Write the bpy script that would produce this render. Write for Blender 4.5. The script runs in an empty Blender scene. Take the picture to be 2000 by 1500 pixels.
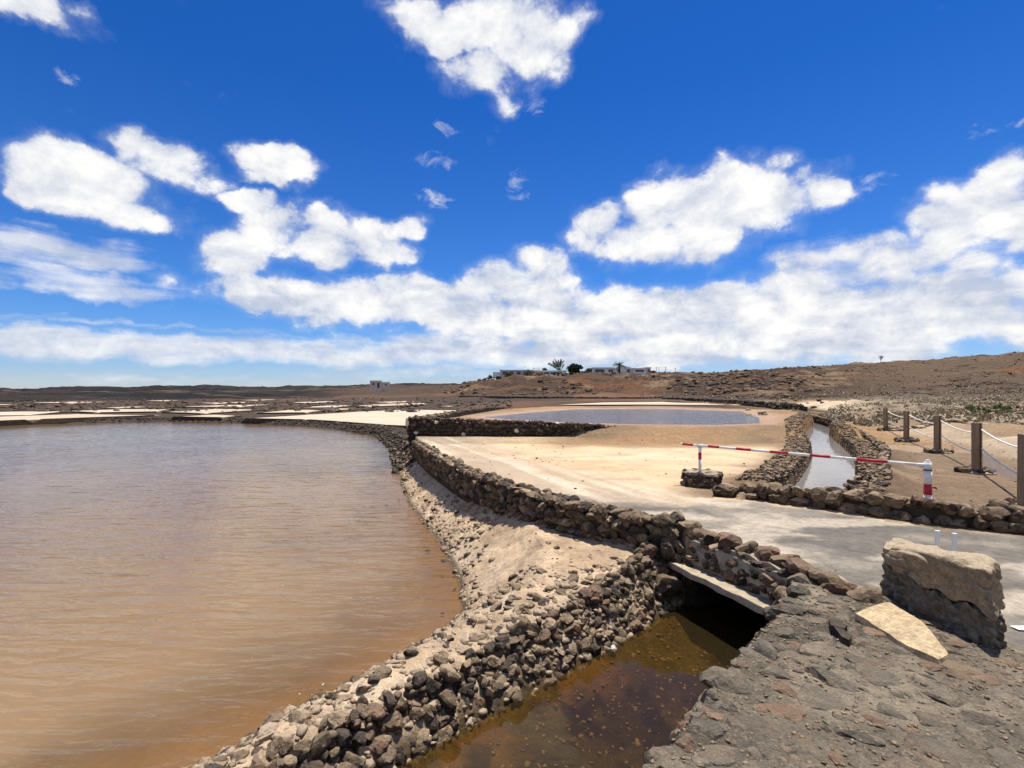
import bpy, bmesh, math, random
import numpy as np
from mathutils import Vector, Matrix, Euler, noise as mnoise
R = math.radians
random.seed(7); rng = np.random.default_rng(7)
sc = bpy.context.scene
COL = sc.collection

# ------------------------------------------------------------------ camera
EYE = 1.8            # eye height above the track
HOR = 765.0          # where the horizon sits, photograph pixels
cam_d = bpy.data.cameras.new('camera'); cam = bpy.data.objects.new('camera', cam_d); COL.objects.link(cam)
cam.location = (0, 0, EYE); cam.rotation_euler = (R(90), 0, 0)
cam_d.sensor_width = 36; cam_d.lens = 18.0; cam_d.shift_y = 0.0075
cam_d.clip_start = 0.05; cam_d.clip_end = 9000
sc.camera = cam

def G(px, py, z=0.0):                      # photo pixel on the level z -> ground x, y
    Y = (EYE - z) * 1000.0 / (py - HOR)
    return ((px - 1000.0) / 1000.0 * Y, Y)
def D(px, py, Y):                          # photo pixel at distance Y -> x, y, z
    return ((px - 1000.0) / 1000.0 * Y, Y, EYE - (py - HOR) / 1000.0 * Y)

# ------------------------------------------------------------------ sun, sky, exposure
SUN_AZ, SUN_EL = 38.0, 73.0                # degrees to the right of the view, above the horizon
sd = Vector((math.sin(R(SUN_AZ)) * math.cos(R(SUN_EL)), math.cos(R(SUN_AZ)) * math.cos(R(SUN_EL)), math.sin(R(SUN_EL))))
sun_d = bpy.data.lights.new('sun', 'SUN'); sun = bpy.data.objects.new('sun', sun_d); COL.objects.link(sun)
sun_d.energy = 5.0; sun_d.angle = R(0.53); sun_d.color = (1.0, 0.955, 0.88)
sun.rotation_euler = (-sd).to_track_quat('-Z', 'Y').to_euler()
sc.view_settings.view_transform = 'Standard'; sc.view_settings.look = 'None'
sc.view_settings.exposure = 0.38; sc.view_settings.gamma = 1.0; sc.view_settings.use_curve_mapping = False

world = bpy.data.worlds.new('World'); sc.world = world; world.use_nodes = True
WN, WL = world.node_tree.nodes, world.node_tree.links
WN.clear()
def wn(t, **kw):
    n = WN.new(t)
    for k, v in kw.items(): setattr(n, k, v)
    return n
def wmath(op, a, b=None, c=None, clamp=False):
    n = wn('ShaderNodeMath', operation=op, use_clamp=clamp)
    for i, v in enumerate((a, b, c)):
        if v is None: continue
        if isinstance(v, (int, float)): n.inputs[i].default_value = v
        else: WL.new(v, n.inputs[i])
    return n.outputs[0]
def wvec(op, a, b=None, out=0):
    n = wn('ShaderNodeVectorMath', operation=op)
    for i, v in enumerate((a, b)):
        if v is None: continue
        if isinstance(v, (tuple, list)): n.inputs[i].default_value = v
        else: WL.new(v, n.inputs[i])
    return n.outputs['Value'] if out == 'v' else n.outputs[0]
def wnoise(vec, scale, detail=6, rough=0.55, out='Fac', dist=0.0):
    n = wn('ShaderNodeTexNoise'); WL.new(vec, n.inputs['Vector'])
    n.inputs['Scale'].default_value = scale; n.inputs['Detail'].default_value = detail
    n.inputs['Roughness'].default_value = rough; n.inputs['Distortion'].default_value = dist
    return n.outputs[out]
def wsmooth(v, a, b):
    n = wn('ShaderNodeMapRange', interpolation_type='SMOOTHSTEP'); WL.new(v, n.inputs['Value'])
    n.inputs['From Min'].default_value = a; n.inputs['From Max'].default_value = b
    return n.outputs['Result']
sky = wn('ShaderNodeTexSky', sky_type='NISHITA')
sky.sun_disc = False; sky.sun_elevation = R(SUN_EL); sky.sun_rotation = R(SUN_AZ)
sky.altitude = 300; sky.air_density = 1.0; sky.dust_density = 0.0; sky.ozone_density = 4.0
hsv = wn('ShaderNodeHueSaturation'); WL.new(sky.outputs[0], hsv.inputs['Color'])
hsv.inputs['Saturation'].default_value = 1.12; hsv.inputs['Value'].default_value = 0.98
tint = wn('ShaderNodeMix', data_type='RGBA', blend_type='MULTIPLY'); tint.inputs[0].default_value = 1.0; WL.new(hsv.outputs[0], tint.inputs[6]); 
tgrad = wn('ShaderNodeValToRGB'); tgrad.color_ramp.elements[0].position = 0.0; tgrad.color_ramp.elements[0].color = (0.58, 0.66, 0.95, 1); tgrad.color_ramp.elements[1].position = 0.5; tgrad.color_ramp.elements[1].color = (0.14, 0.49, 0.94, 1)
_e = tgrad.color_ramp.elements.new(0.16); _e.color = (0.34, 0.62, 1.0, 1); WL.new(tgrad.outputs[0], tint.inputs[7])
bg_sky = wn('ShaderNodeBackground'); WL.new(tint.outputs[2], bg_sky.inputs['Color']); bg_sky.inputs['Strength'].default_value = 0.1

tcw = wn('ShaderNodeTexCoord'); DIR = tcw.outputs['Generated']
sep = wn('ShaderNodeSeparateXYZ'); WL.new(DIR, sep.inputs[0])
WL.new(sep.outputs[2], tgrad.inputs[0])
AZ = wmath('ARCTAN2', sep.outputs[0], sep.outputs[1]); EL = wmath('ARCSINE', sep.outputs[2])
cmb = wn('ShaderNodeCombineXYZ'); WL.new(AZ, cmb.inputs[0]); WL.new(EL, cmb.inputs[1])
w1 = wvec('MULTIPLY', wvec('SUBTRACT', wnoise(DIR, 5.0, 4, 0.5, 'Color'), (0.5, 0.5, 0.5)), (0.11, 0.06, 0.0))
w2 = wvec('MULTIPLY', wvec('SUBTRACT', wnoise(DIR, 17.0, 5, 0.6, 'Color'), (0.5, 0.5, 0.5)), (0.06, 0.045, 0.0))
PW = wvec('ADD', wvec('ADD', cmb.outputs[0], w1), w2)
def ang(px, py):
    u, v = (px - 1000) / 1000.0, (HOR - py) / 1000.0
    return math.atan(u), math.atan(v / math.sqrt(1 + u * u))
def cloud_field(blobs):
    f = None
    for cx, cy, rx, ry, s in blobs:
        a, e = ang(cx, cy)
        a2, _ = ang(cx + rx, cy); a1, _ = ang(cx - rx, cy); _, e2 = ang(cx, cy - ry); _, e1 = ang(cx, cy + ry)
        q = wvec('MULTIPLY', wvec('SUBTRACT', PW, (a, e, 0)), (2 / (a2 - a1), 2 / (e2 - e1), 0))
        g = wmath('MULTIPLY_ADD', wvec('DOT_PRODUCT', q, q, 'v'), -s, s)
        f = g if f is None else wmath('SMOOTH_MAX', f, g, 0.25)
    return wmath('MAXIMUM', f, -1.2)
puffs = [(960, 45, 160, 66, 1.1), (860, 28, 125, 48, 1), (1045, 100, 85, 80, 1), (950, 150, 80, 55, .9), (975, 205, 34, 34, .45), (180, 358, 175, 66, 1.1), (320, 315, 90, 52, .9), (95, 385, 80, 30, .9), (255, 410, 120, 34, .6), (320, 437, 55, 22, .75), (550, 318, 88, 40, 1), (500, 345, 50, 18, .6), (640, 470, 180, 60, 1.25), (520, 425, 75, 30, .8), (465, 390, 60, 22, .8), (810, 455, 42, 30, .75), (430, 500, 95, 52, .95), (720, 480, 120, 48, 1.1), (640, 580, 260, 50, 1.25), (790, 595, 190, 56, 1.3), (480, 560, 110, 30, 1), (900, 605, 130, 45, 1), (1030, 560, 110, 62, 1), (1400, 412, 200, 90, 1.25), (1310, 440, 120, 85, 1), (1180, 455, 75, 52, .7), (1545, 390, 110, 50, 1), (1350, 485, 120, 45, 1), (1930, 410, 160, 75, 1), (1990, 350, 100, 60, 1), (2150, 400, 200, 110, 1), (1600, 515, 110, 26, .6), (1720, 500, 160, 36, .7), (1500, 605, 500, 66, 1.05), (1880, 585, 280, 68, 1.05), (1180, 610, 260, 62, 1.3), (950, 625, 220, 40, 1.2), (1650, 640, 500, 50, 1.2), (2200, 590, 250, 80, 1), (75, 30, 125, 38, .75), (20, 10, 70, 30, .8), (1500, 665, 700, 42, 1.1), (1900, 640, 300, 50, .9), (1262, 716, 52, 10, .9), (1090, 620, 60, 40, .9)]
wisps = [(450, 345, 70, 12, .35), (845, 256, 36, 17, .5), (836, 321, 42, 17, .55), (846, 395, 46, 17, .55), (1015, 373, 36, 24, .5), (948, 346, 20, 12, .3), (148, 172, 36, 14, .35), (1972, 240, 52, 14, .3), (1060, 205, 30, 16, .4), (1725, 350, 40, 20, .28)]
soft = [(90, 480, 240, 44, .95), (150, 545, 200, 30, 1), (200, 572, 90, 16, .7), (200, 668, 620, 34, 1.3), (800, 685, 560, 36, 1.3), (1200, 695, 650, 34, 1.2), (500, 690, 700, 26, 1.0),
        (1500, 660, 700, 40, 1), (-200, 660, 350, 40, 1), (1750, 510, 300, 50, .6), (2200, 640, 400, 60, 1), (450, 640, 300, 8, .5), (900, 730, 500, 14, .45), (300, 740, 500, 12, .35)]
f1 = cloud_field(puffs); f2 = cloud_field(soft); f3 = cloud_field(wisps)
# beyond the frame the same kind of scattered cumulus goes on
absaz = wmath('ABSOLUTE', AZ)
away = wmath('MAXIMUM', wsmooth(absaz, 0.88, 1.15), wsmooth(EL, 0.70, 0.85))
gen = wmath('MULTIPLY_ADD', wnoise(DIR, 2.6, 3, 0.5), 7.0, -3.75)
gen = wmath('MULTIPLY_ADD', wsmooth(EL, 0.30, 0.05), 0.9, gen)
gen = wmath('MINIMUM', gen, 1.0)
f1 = wmath('ADD', wmath('MULTIPLY', f1, wmath('SUBTRACT', 1.0, away)), wmath('MULTIPLY', gen, away))
sdir = wvec('MULTIPLY', DIR, (1, 1, 1.5))
n_a = wnoise(sdir, 10.0, 10, 0.64, dist=0.3)
n_b = wnoise(wvec('ADD', sdir, (0.014, 0.006, 0.050)), 10.0, 10, 0.64, dist=0.3)
n_s = wnoise(wvec('MULTIPLY', DIR, (1, 1, 6)), 5.0, 7, 0.6, dist=0.4)
vb = wn('ShaderNodeTexVoronoi', feature='SMOOTH_F1'); vb.inputs['Scale'].default_value = 15.0; vb.inputs['Smoothness'].default_value = 0.35
WL.new(wvec('ADD', sdir, wvec('MULTIPLY', wvec('SUBTRACT', wnoise(DIR, 13.0, 5, 0.6, 'Color'), (0.5, 0.5, 0.5)), (0.09, 0.09, 0.09))), vb.inputs['Vector'])
billow = wmath('MULTIPLY_ADD', vb.outputs['Distance'], -1.5, 0.62)
n_m = wnoise(sdir, 4.6, 3, 0.5)
d1 = wmath('ADD', wmath('ADD', f1, billow), wmath('MULTIPLY_ADD', n_a, 1.7, -0.85))
d1 = wmath('ADD', d1, wmath('MULTIPLY_ADD', n_m, 1.25, -0.52))
a1 = wmath('ADD', wmath('MULTIPLY', wsmooth(d1, -0.05, 0.50), 0.66), wmath('MULTIPLY', wsmooth(d1, -0.60, 0.85), 0.34))
d2 = wmath('ADD', f2, wmath('MULTIPLY_ADD', n_s, 2.6, -1.3))
a2 = wmath('MULTIPLY', wsmooth(d2, -0.2, 1.2), 0.88)
n_w = wnoise(wvec('MULTIPLY', DIR, (1, 1, 1.6)), 22.0, 8, 0.66, dist=0.8)
a3 = wmath('MULTIPLY', wsmooth(wmath('ADD', f3, wmath('MULTIPLY_ADD', n_w, 3.4, -1.75)), 0.0, 1.3), 0.75)
ALPHA = wmath('SUBTRACT', 1.0, wmath('MULTIPLY', wmath('MULTIPLY', wmath('SUBTRACT', 1.0, a1), wmath('SUBTRACT', 1.0, a2)), wmath('SUBTRACT', 1.0, a3)))
ALPHA = wmath('MULTIPLY', ALPHA, wsmooth(EL, -0.01, 0.02))
relief = wmath('ADD', wmath('MULTIPLY_ADD', wmath('SUBTRACT', n_a, n_b), 2.4, 0.62), wmath('MULTIPLY', billow, 0.28))
lowshade = wnoise(wvec('MULTIPLY', DIR, (1, 1, 4.5)), 6.0, 4, 0.5)
relief = wmath('SUBTRACT', relief, wmath('MULTIPLY', wmath('MULTIPLY', wsmooth(lowshade, 0.42, 0.68), wsmooth(EL, 0.36, 0.1)), 0.55))
relief = wmath('ADD', relief, wmath('MULTIPLY', wsmooth(d1, 0.2, 1.2), 0.14), clamp=True)
crmp = wn('ShaderNodeMix', data_type='RGBA'); WL.new(relief, crmp.inputs[0])
crmp.inputs[6].default_value = (0.56, 0.62, 0.76, 1); crmp.inputs[7].default_value = (1.04, 1.03, 1.01, 1)
bg_cl = wn('ShaderNodeBackground'); WL.new(crmp.outputs[2], bg_cl.inputs['Color']); bg_cl.inputs['Strength'].default_value = 0.76
mixw = wn('ShaderNodeMixShader'); WL.new(ALPHA, mixw.inputs[0]); WL.new(bg_sky.outputs[0], mixw.inputs[1]); WL.new(bg_cl.outputs[0], mixw.inputs[2])
wout = wn('ShaderNodeOutputWorld'); WL.new(mixw.outputs[0], wout.inputs['Surface'])
world.cycles.sampling_method = 'MANUAL'; world.cycles.sample_map_resolution = 512
sc.cycles.max_bounces = 4; sc.cycles.diffuse_bounces = 2; sc.cycles.transparent_max_bounces = 8
sc.cycles.caustics_reflective = False; sc.cycles.caustics_refractive = False

# ------------------------------------------------------------------ numpy helpers
def smooth(a, b, x):
    t = np.clip((x - a) / (b - a), 0, 1); return t * t * (3 - 2 * t)
def _h(ix, iy, s):
    n = (ix * 374761393 + iy * 668265263 + s * 1442695041) & 0xffffffff
    n = ((n ^ (n >> 13)) * 1274126177) & 0xffffffff
    return ((n ^ (n >> 16)) & 0xffff) / 65535.0
def vnoise(x, y, s=0):
    x = np.asarray(x, float); y = np.asarray(y, float)
    ix = np.floor(x).astype(np.int64); iy = np.floor(y).astype(np.int64); fx = x - ix; fy = y - iy
    fx = fx * fx * (3 - 2 * fx); fy = fy * fy * (3 - 2 * fy)
    a = _h(ix, iy, s); b = _h(ix + 1, iy, s); c = _h(ix, iy + 1, s); d = _h(ix + 1, iy + 1, s)
    return a + (b - a) * fx + (c - a) * fy + (a - b - c + d) * fx * fy
def fbm(x, y, o=4, s=0, g=0.5):
    v = 0; a = 1; t = 0
    for i in range(o):
        v = v + a * vnoise(x * 2 ** i + 17.3 * i, y * 2 ** i - 9.1 * i, s + i); t += a; a *= g
    return v / t
def sdist(poly, x, y):                      # signed distance, negative inside
    P = np.array(poly, float); Q = np.roll(P, -1, 0)
    best = np.full(x.shape, 1e18); ins = np.zeros(x.shape, bool)
    for (ax, ay), (bx, by) in zip(P, Q):
        dx, dy = bx - ax, by - ay
        t = np.clip(((x - ax) * dx + (y - ay) * dy) / (dx * dx + dy * dy + 1e-12), 0, 1)
        best = np.minimum(best, (x - ax - t * dx) ** 2 + (y - ay - t * dy) ** 2)
        if ay != by:
            c = ((ay > y) != (by > y)) & (x < dx * (y - ay) / dy + ax); ins ^= c
    d = np.sqrt(best)
    return np.where(ins, -d, d)
def pdist(line, x, y):                      # distance to an open polyline
    best = np.full(x.shape, 1e18)
    for (ax, ay), (bx, by) in zip(line[:-1], line[1:]):
        dx, dy = bx - ax, by - ay
        t = np.clip(((x - ax) * dx + (y - ay) * dy) / (dx * dx + dy * dy + 1e-12), 0, 1)
        best = np.minimum(best, (x - ax - t * dx) ** 2 + (y - ay - t * dy) ** 2)
    return np.sqrt(best)

# ------------------------------------------------------------------ the plan of the place
POND_Z, CANAL_Z, RES_Z, CHAN_Z = -1.0, -0.8, 0.35, -0.2
WALL = [(2.12, 6.38), (1.49, 6.85), (.55, 7.75), (-.05, 8.7), (-1.15, 10.9), (-2.4, 14.3), (-3.5, 17.8), (-4.2, 21.0)]   # pond-side foot of the track wall
SHORE = [(-9, -3), (-5, 1.0), (-3.2, 2.9), (-2.36, 3.81), (-1.94, 4.41), (-1.49, 4.96), (-.83, 5.96), (-.63, 6.59), (-.80, 7.6), (-1.16, 8.89), (-2.55, 12.7),
         (-3.9, 17.5), (-5.7, 24.3), (-8.7, 32.9), (-14.4, 40), (-23, 45.5), (-32, 48.5), (-38, 46.5), (-44, 44), (-62, 45)]
POND = SHORE + [(-95, 45), (-95, -30), (-20, -30)]
CUL0, CUL1 = (2.10, 6.30), (2.60, 5.0)      # mouth of the culvert
CN = (.93, .37)
CAN_L = [(2.10, 6.28), (1.05, 5.23), (0, 4.28), (-.78, 3.56), (-1.6, 2.8), (-3.5, 1.0), (-7, -2.5)]
CAN_R = [(-6, -4.6), (-2.5, -1), (-.5, 1.2), (.6, 2.42), (.9, 2.72), (1.28, 3.2), (1.98, 3.96), (2.5, 4.5), (2.62, 4.9)]
CANAL = [(CUL0[0] + CN[0] * 1.5, CUL0[1] + CN[1] * 1.5)] + CAN_L + CAN_R + [(CUL1[0] + CN[0] * 1.5, CUL1[1] + CN[1] * 1.5)]
def offset(line, d):
    out = []
    for i, p in enumerate(line):
        a = Vector(line[max(i - 1, 0)]); b = Vector(line[min(i + 1, len(line) - 1)]); t = (b - a).normalized()
        out.append((p[0] - t.y * d, p[1] + t.x * d))
    return out
LOT = [(-4.0, 21.0)] + offset(WALL, -.27)[::-1][1:] + [CUL0, CUL1] + CAN_R[::-1] + [(-6, -60), (400, -60), (400, 20.9), (6, 20.9)]
PLATF = CAN_R + [(2.72, 5.0), (3.05, 4.55), (3.3, 4.35), (3.5, 3.45), (3.65, 3.3), (6.5, 3.1), (8, 1.5), (8, -4), (-4, -5)]
PLAT = [(-4.25, 21.1), (6, 20.8), (12.5, 21.5), (15, 26), (20, 38), (14, 48), (3, 47), (-1.5, 37), (-3.2, 30)]
RES = [(-1.74, 29), (0, 26.4), (2.6, 24.0), (5.6, 22.5), (9, 22.2), (11.3, 23.3), (14, 29), (17, 38), (13, 44), (5.5, 42.6), (1.5, 36)]
CHAN = [(4.6, 8.5), (6.2, 10.2), (8.5, 13.6), (9.95, 15.9), (11.6, 19), (14.1, 23.8), (18.2, 29.8), (22, 38), (25, 48), (28, 66), (28.5, 84), (20, 100)]
ROAD = [(14, 2.2), (14, 6.6), (6.3, 6.55), (5.55, 6.95), (5.1, 7.4), (4.68, 7.8), (3.9, 8.6), (3.0, 8.35), (1.6, 8.3), (.6, 9.3), (-.3, 10.6), (.15, 8.7), (.8, 7.85), (1.6, 7.0), (2.2, 6.4), (2.75, 5.1), (3.1, 4.5), (3.5, 3.4), (3.65, 3.3), (6.5, 3.1)]

# hills: columns by bearing (x/y), each a profile (distance, height)
def sk(py, Y): return EYE + (HOR - py) / 1000.0 * Y
TAB = [(-6.0, [(60, -.7), (170, -.7), (260, .6), (500, 4.0), (900, 3.0)]),
       (-1.0, [(60, -.7), (175, -.7), (260, .3), (400, 2.5), (500, sk(761, 500)), (900, 3.0)]),
       (-.80, [(60, -.7), (175, -.7), (260, .5), (400, 3.0), (500, sk(756.5, 500)), (900, 3.0)]),
       (-.64, [(60, -.7), (175, -.7), (260, .6), (400, 3.2), (500, sk(755, 500)), (900, 3.0)]),
       (-.50, [(60, -.7), (175, -.7), (260, .6), (400, 3.2), (500, sk(757, 500)), (900, 3.0)]),
       (-.40, [(60, -.7), (175, -.7), (230, .9), (400, 4.0), (500, sk(754, 500)), (900, 3.0)]),
       (-.26, [(60, -.7), (140, -.7), (185, 1.1), (215, 2.8), (300, 3.4), (500, sk(752, 500)), (900, 3.0)]),
       (-.13, [(60, -.7), (130, -.5), (160, .6), (200, 2.4), (300, 4), (500, sk(750, 500)), (900, 4.0)]),
       (-.055, [(40, -.5), (120, -.2), (140, .9), (170, 4.1), (195, 6.0), (210, 6.3), (300, 5), (900, 3)]),
       (.02, [(20, 0), (110, 0), (135, .9), (165, 5.0), (190, 7.7), (230, 8.6), (300, 8), (900, 3)]),
       (.12, [(20, 0), (100, .1), (128, .8), (158, 5.2), (180, 7.6), (230, 9.3), (320, 9), (900, 5)]),
       (.24, [(20, 0), (85, .1), (120, .6), (150, 4.6), (172, 7.0), (195, 8.1), (230, 9.2), (320, 9), (900, 6)]),
       (.36, [(20, 0), (70, .15), (105, .8), (140, 4.0), (175, 7.4), (215, sk(726, 215)), (330, 9), (900, 6)]),
       (.50, [(20, 0), (60, .15), (90, 1.3), (130, 4.6), (165, 7.6), (200, sk(720, 200)), (330, 10), (900, 6)]),
       (.66, [(20, 0), (40, .15), (60, .5), (85, 1.3), (125, 4.5), (160, 8.2), (200, sk(713, 200)), (330, 11), (900, 6)]),
       (.80, [(20, 0), (40, .15), (60, .5), (85, 1.8), (120, 5.0), (155, 9.0), (190, sk(704.5, 190)), (330, 12), (900, 6)]),
       (.92, [(20, 0), (40, .12), (60, .6), (80, 1.8), (115, 5.2), (150, 9.6), (180, sk(694, 180)), (330, 13), (900, 6)]),
       (1.0, [(20, 0), (40, .12), (60, .6), (80, 2.0), (110, 5.0), (145, 10.2), (175, sk(684.5, 175)), (330, 17), (900, 6)]),
       (2.0, [(15, 0), (30, .2), (50, 2.0), (80, 8.0), (120, 17), (300, 22), (900, 8)]),
       (6.0, [(6, 0), (15, .3), (30, 3.0), (50, 9.0), (100, 18), (300, 22), (900, 8)])]
TU = np.array([t[0] for t in TAB])
def table(x, y):
    yy = np.maximum(y, 1e-3); u = np.clip(x / yy, -6, 6)
    u = np.where(y <= 0, np.where(x > 0, 6, -6), u)
    dist = np.where(y > 0, y, 0.0); dist = np.maximum(dist, np.abs(x) / 6.0)
    Z = np.stack([np.interp(dist, [p[0] for p in t[1]], [p[1] for p in t[1]]) for t in TAB])
    i = np.clip(np.searchsorted(TU, u) - 1, 0, len(TU) - 2)
    f = (u - TU[i]) / (TU[i + 1] - TU[i]); f = f * f * (3 - 2 * f)
    k = np.arange(len(u))
    return Z[i, k] * (1 - f) + Z[i + 1, k] * f

def plan(x, y):
    """height and ground class of every point"""
    x = np.asarray(x, float).ravel(); y = np.asarray(y, float).ravel()
    r = np.hypot(x, y)
    dp = sdist(POND, x, y); dc = sdist(CANAL, x, y); dl = sdist(LOT, x, y); dpl = sdist(PLAT, x, y); dr = sdist(RES, x, y)
    dch = pdist(CHAN, x, y); dpf = sdist(PLATF, x, y); droad = sdist(ROAD, x, y); dw = pdist(WALL, x, y)
    tab = table(x, y)
    lot = dl < 0
    east = lot | ((y > 20.9) & (x > 3))
    z = np.where(lot & (y < 20), np.maximum(np.where(y > 0, tab * smooth(14, 20, np.maximum(y, x * .5)), tab), 0), tab)
    z = np.where(lot & (x < 4), np.maximum(z, 0), z)
    # rocky relief of the hills and the lava field
    hill = smooth(.6, 3.5, tab) * smooth(70, 110, r)
    lava = smooth(165, 200, r) * smooth(-.02, -.12, x / np.maximum(y, 1)) + smooth(230, 300, r) * (x > 0)
    rel = fbm(x / 9, y / 9, 4, 3) - .5
    rough = np.abs(fbm(x / 3.2, y / 3.2, 3, 21) - .5)
    z = z + hill * (rel * 2.6 + (fbm(x / 30, y / 30, 3, 5) - .5) * 3.0 - rough * 2.4 * smooth(.45, .6, fbm(x / 25, y / 25, 2, 40)))
    z = z + np.clip(lava, 0, 1) * (fbm(x / 22, y / 22, 4, 11) - .45) * 4.5
    dfen = x - (7.83 + (y - 7.8) * .59)
    bad = np.maximum(smooth(20, 32, r) * smooth(.40, .6, x / np.maximum(y, 1)) * smooth(2.2, 4.0, dch), smooth(1.2, 3.2, dfen) * smooth(4, 9, y) * .8) * smooth(90, 60, r) * (x > 4)
    z = z + bad * (np.abs(fbm(x / 6, y / 5, 4, 15) - .5) * 2.1 + (fbm(x / 1.6, y / 1.3, 3, 31) - .5) * .30)
    z = z + lot * (fbm(x / 2.2, y / 2.2, 3, 8) - .5) * .05 * smooth(0, .4, dpf) * smooth(-.1, 1, droad)
    # reservoir bank
    k = 14.0 * (.17 / 14.0) ** smooth(.0, 4.5, x) * smooth(60, 30, y) 
    bank = np.where(dpl < 0, .45, .45 - k * dpl)
    bank = bank + np.where((dpl < 4), (fbm(x / 1.5, y / 1.5, 3, 9) - .5) * .12, 0)
    z = np.where((dpl < 6), np.maximum(z, bank), z)
    z = np.where((dr < 5) & (dpl < .3), np.minimum(z, RES_Z + .015 + dr * .03), z); z = np.where(dr < 0, RES_Z - .02 + np.maximum(dr * .25, -.3), z)
    # low strip between the track wall and the pond, and the bank of the canal
    cap = np.interp(y, [2, 3, 4, 5, 6, 7, 9, 18, 20, 24], [-.62, -.6, -.55, -.46, -.34, -.27, -.25, -.25, -.35, -.45])
    strip = np.minimum(-1.0 + .66 * dp, cap) - .10 * smooth(.45, .2, dc) + (fbm(x / .35, y / .35, 4, 2) - .5) * .13 * smooth(0, .3, dp)
    strip = np.minimum(strip, CANAL_Z - .08 + np.maximum(dc, 0) * 1.55)
    low = (~lot) & (dp > 0) & (dp < 3.2) & (dpl > 0) & (r < 120)
    dike = np.where(y > 19, np.minimum(-1.0 + .9 * dp, np.interp(dp, [0, 1.3, 2.2, 2.7], [-.5, -.45, -.65, -.75]) - np.interp(y, [22, 32, 40], [0, .10, .27])), strip)
    z = np.where(low, np.where(y > 19, np.maximum(dike, -1.1), strip), z)
    z = np.where(dp < 0, POND_Z - .01 + np.maximum(dp * .16, -.45) , z)
    # canal by the culvert
    z = np.where(dc < 0, CANAL_Z - .03 + np.maximum(dc * .5, -.16) + (fbm(x / .12, y / .12, 3, 6) - .5) * .05, z)
    # platform underfoot
    pf = dpf < 0
    z = np.where(pf & (dc > 0), .02 + .05 * smooth(-.05, -.8, dpf) + (fbm(x / .16, y / .16, 4, 12) - .5) * .05, z)
    # upper channel
    fade = smooth(90, 60, y)
    cb = .12 * smooth(.54, .75, dch) * smooth(1.6, 1.0, dch) * fade * smooth(.5, 1.4, (x - 4.6) * .69 + (y - 8.5) * .73) + (fbm(x / .4, y / .4, 3, 19) - .5) * .14 * smooth(.62, .8, dch) * smooth(2.2, 1.4, dch) * smooth(.5, 1.4, (x - 4.6) * .69 + (y - 8.5) * .73)
    z = np.where((dch < 2.2) & (y > 8.7) & (y < 95), z + cb, z)
    z = np.where((dch < .54) & (y > 8.95), np.minimum(z, CHAN_Z - .15), z)
    return dict(x=x, y=y, r=r, z=z, dp=dp, dc=dc, lot=lot, dpl=dpl, dr=dr, dch=dch, dpf=dpf, droad=droad, dw=dw, low=low, hill=hill, lava=np.clip(lava, 0, 1), bad=bad, tab=tab)
def Hh(x, y): return float(plan(np.array([x]), np.array([y]))['z'][0])

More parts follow.
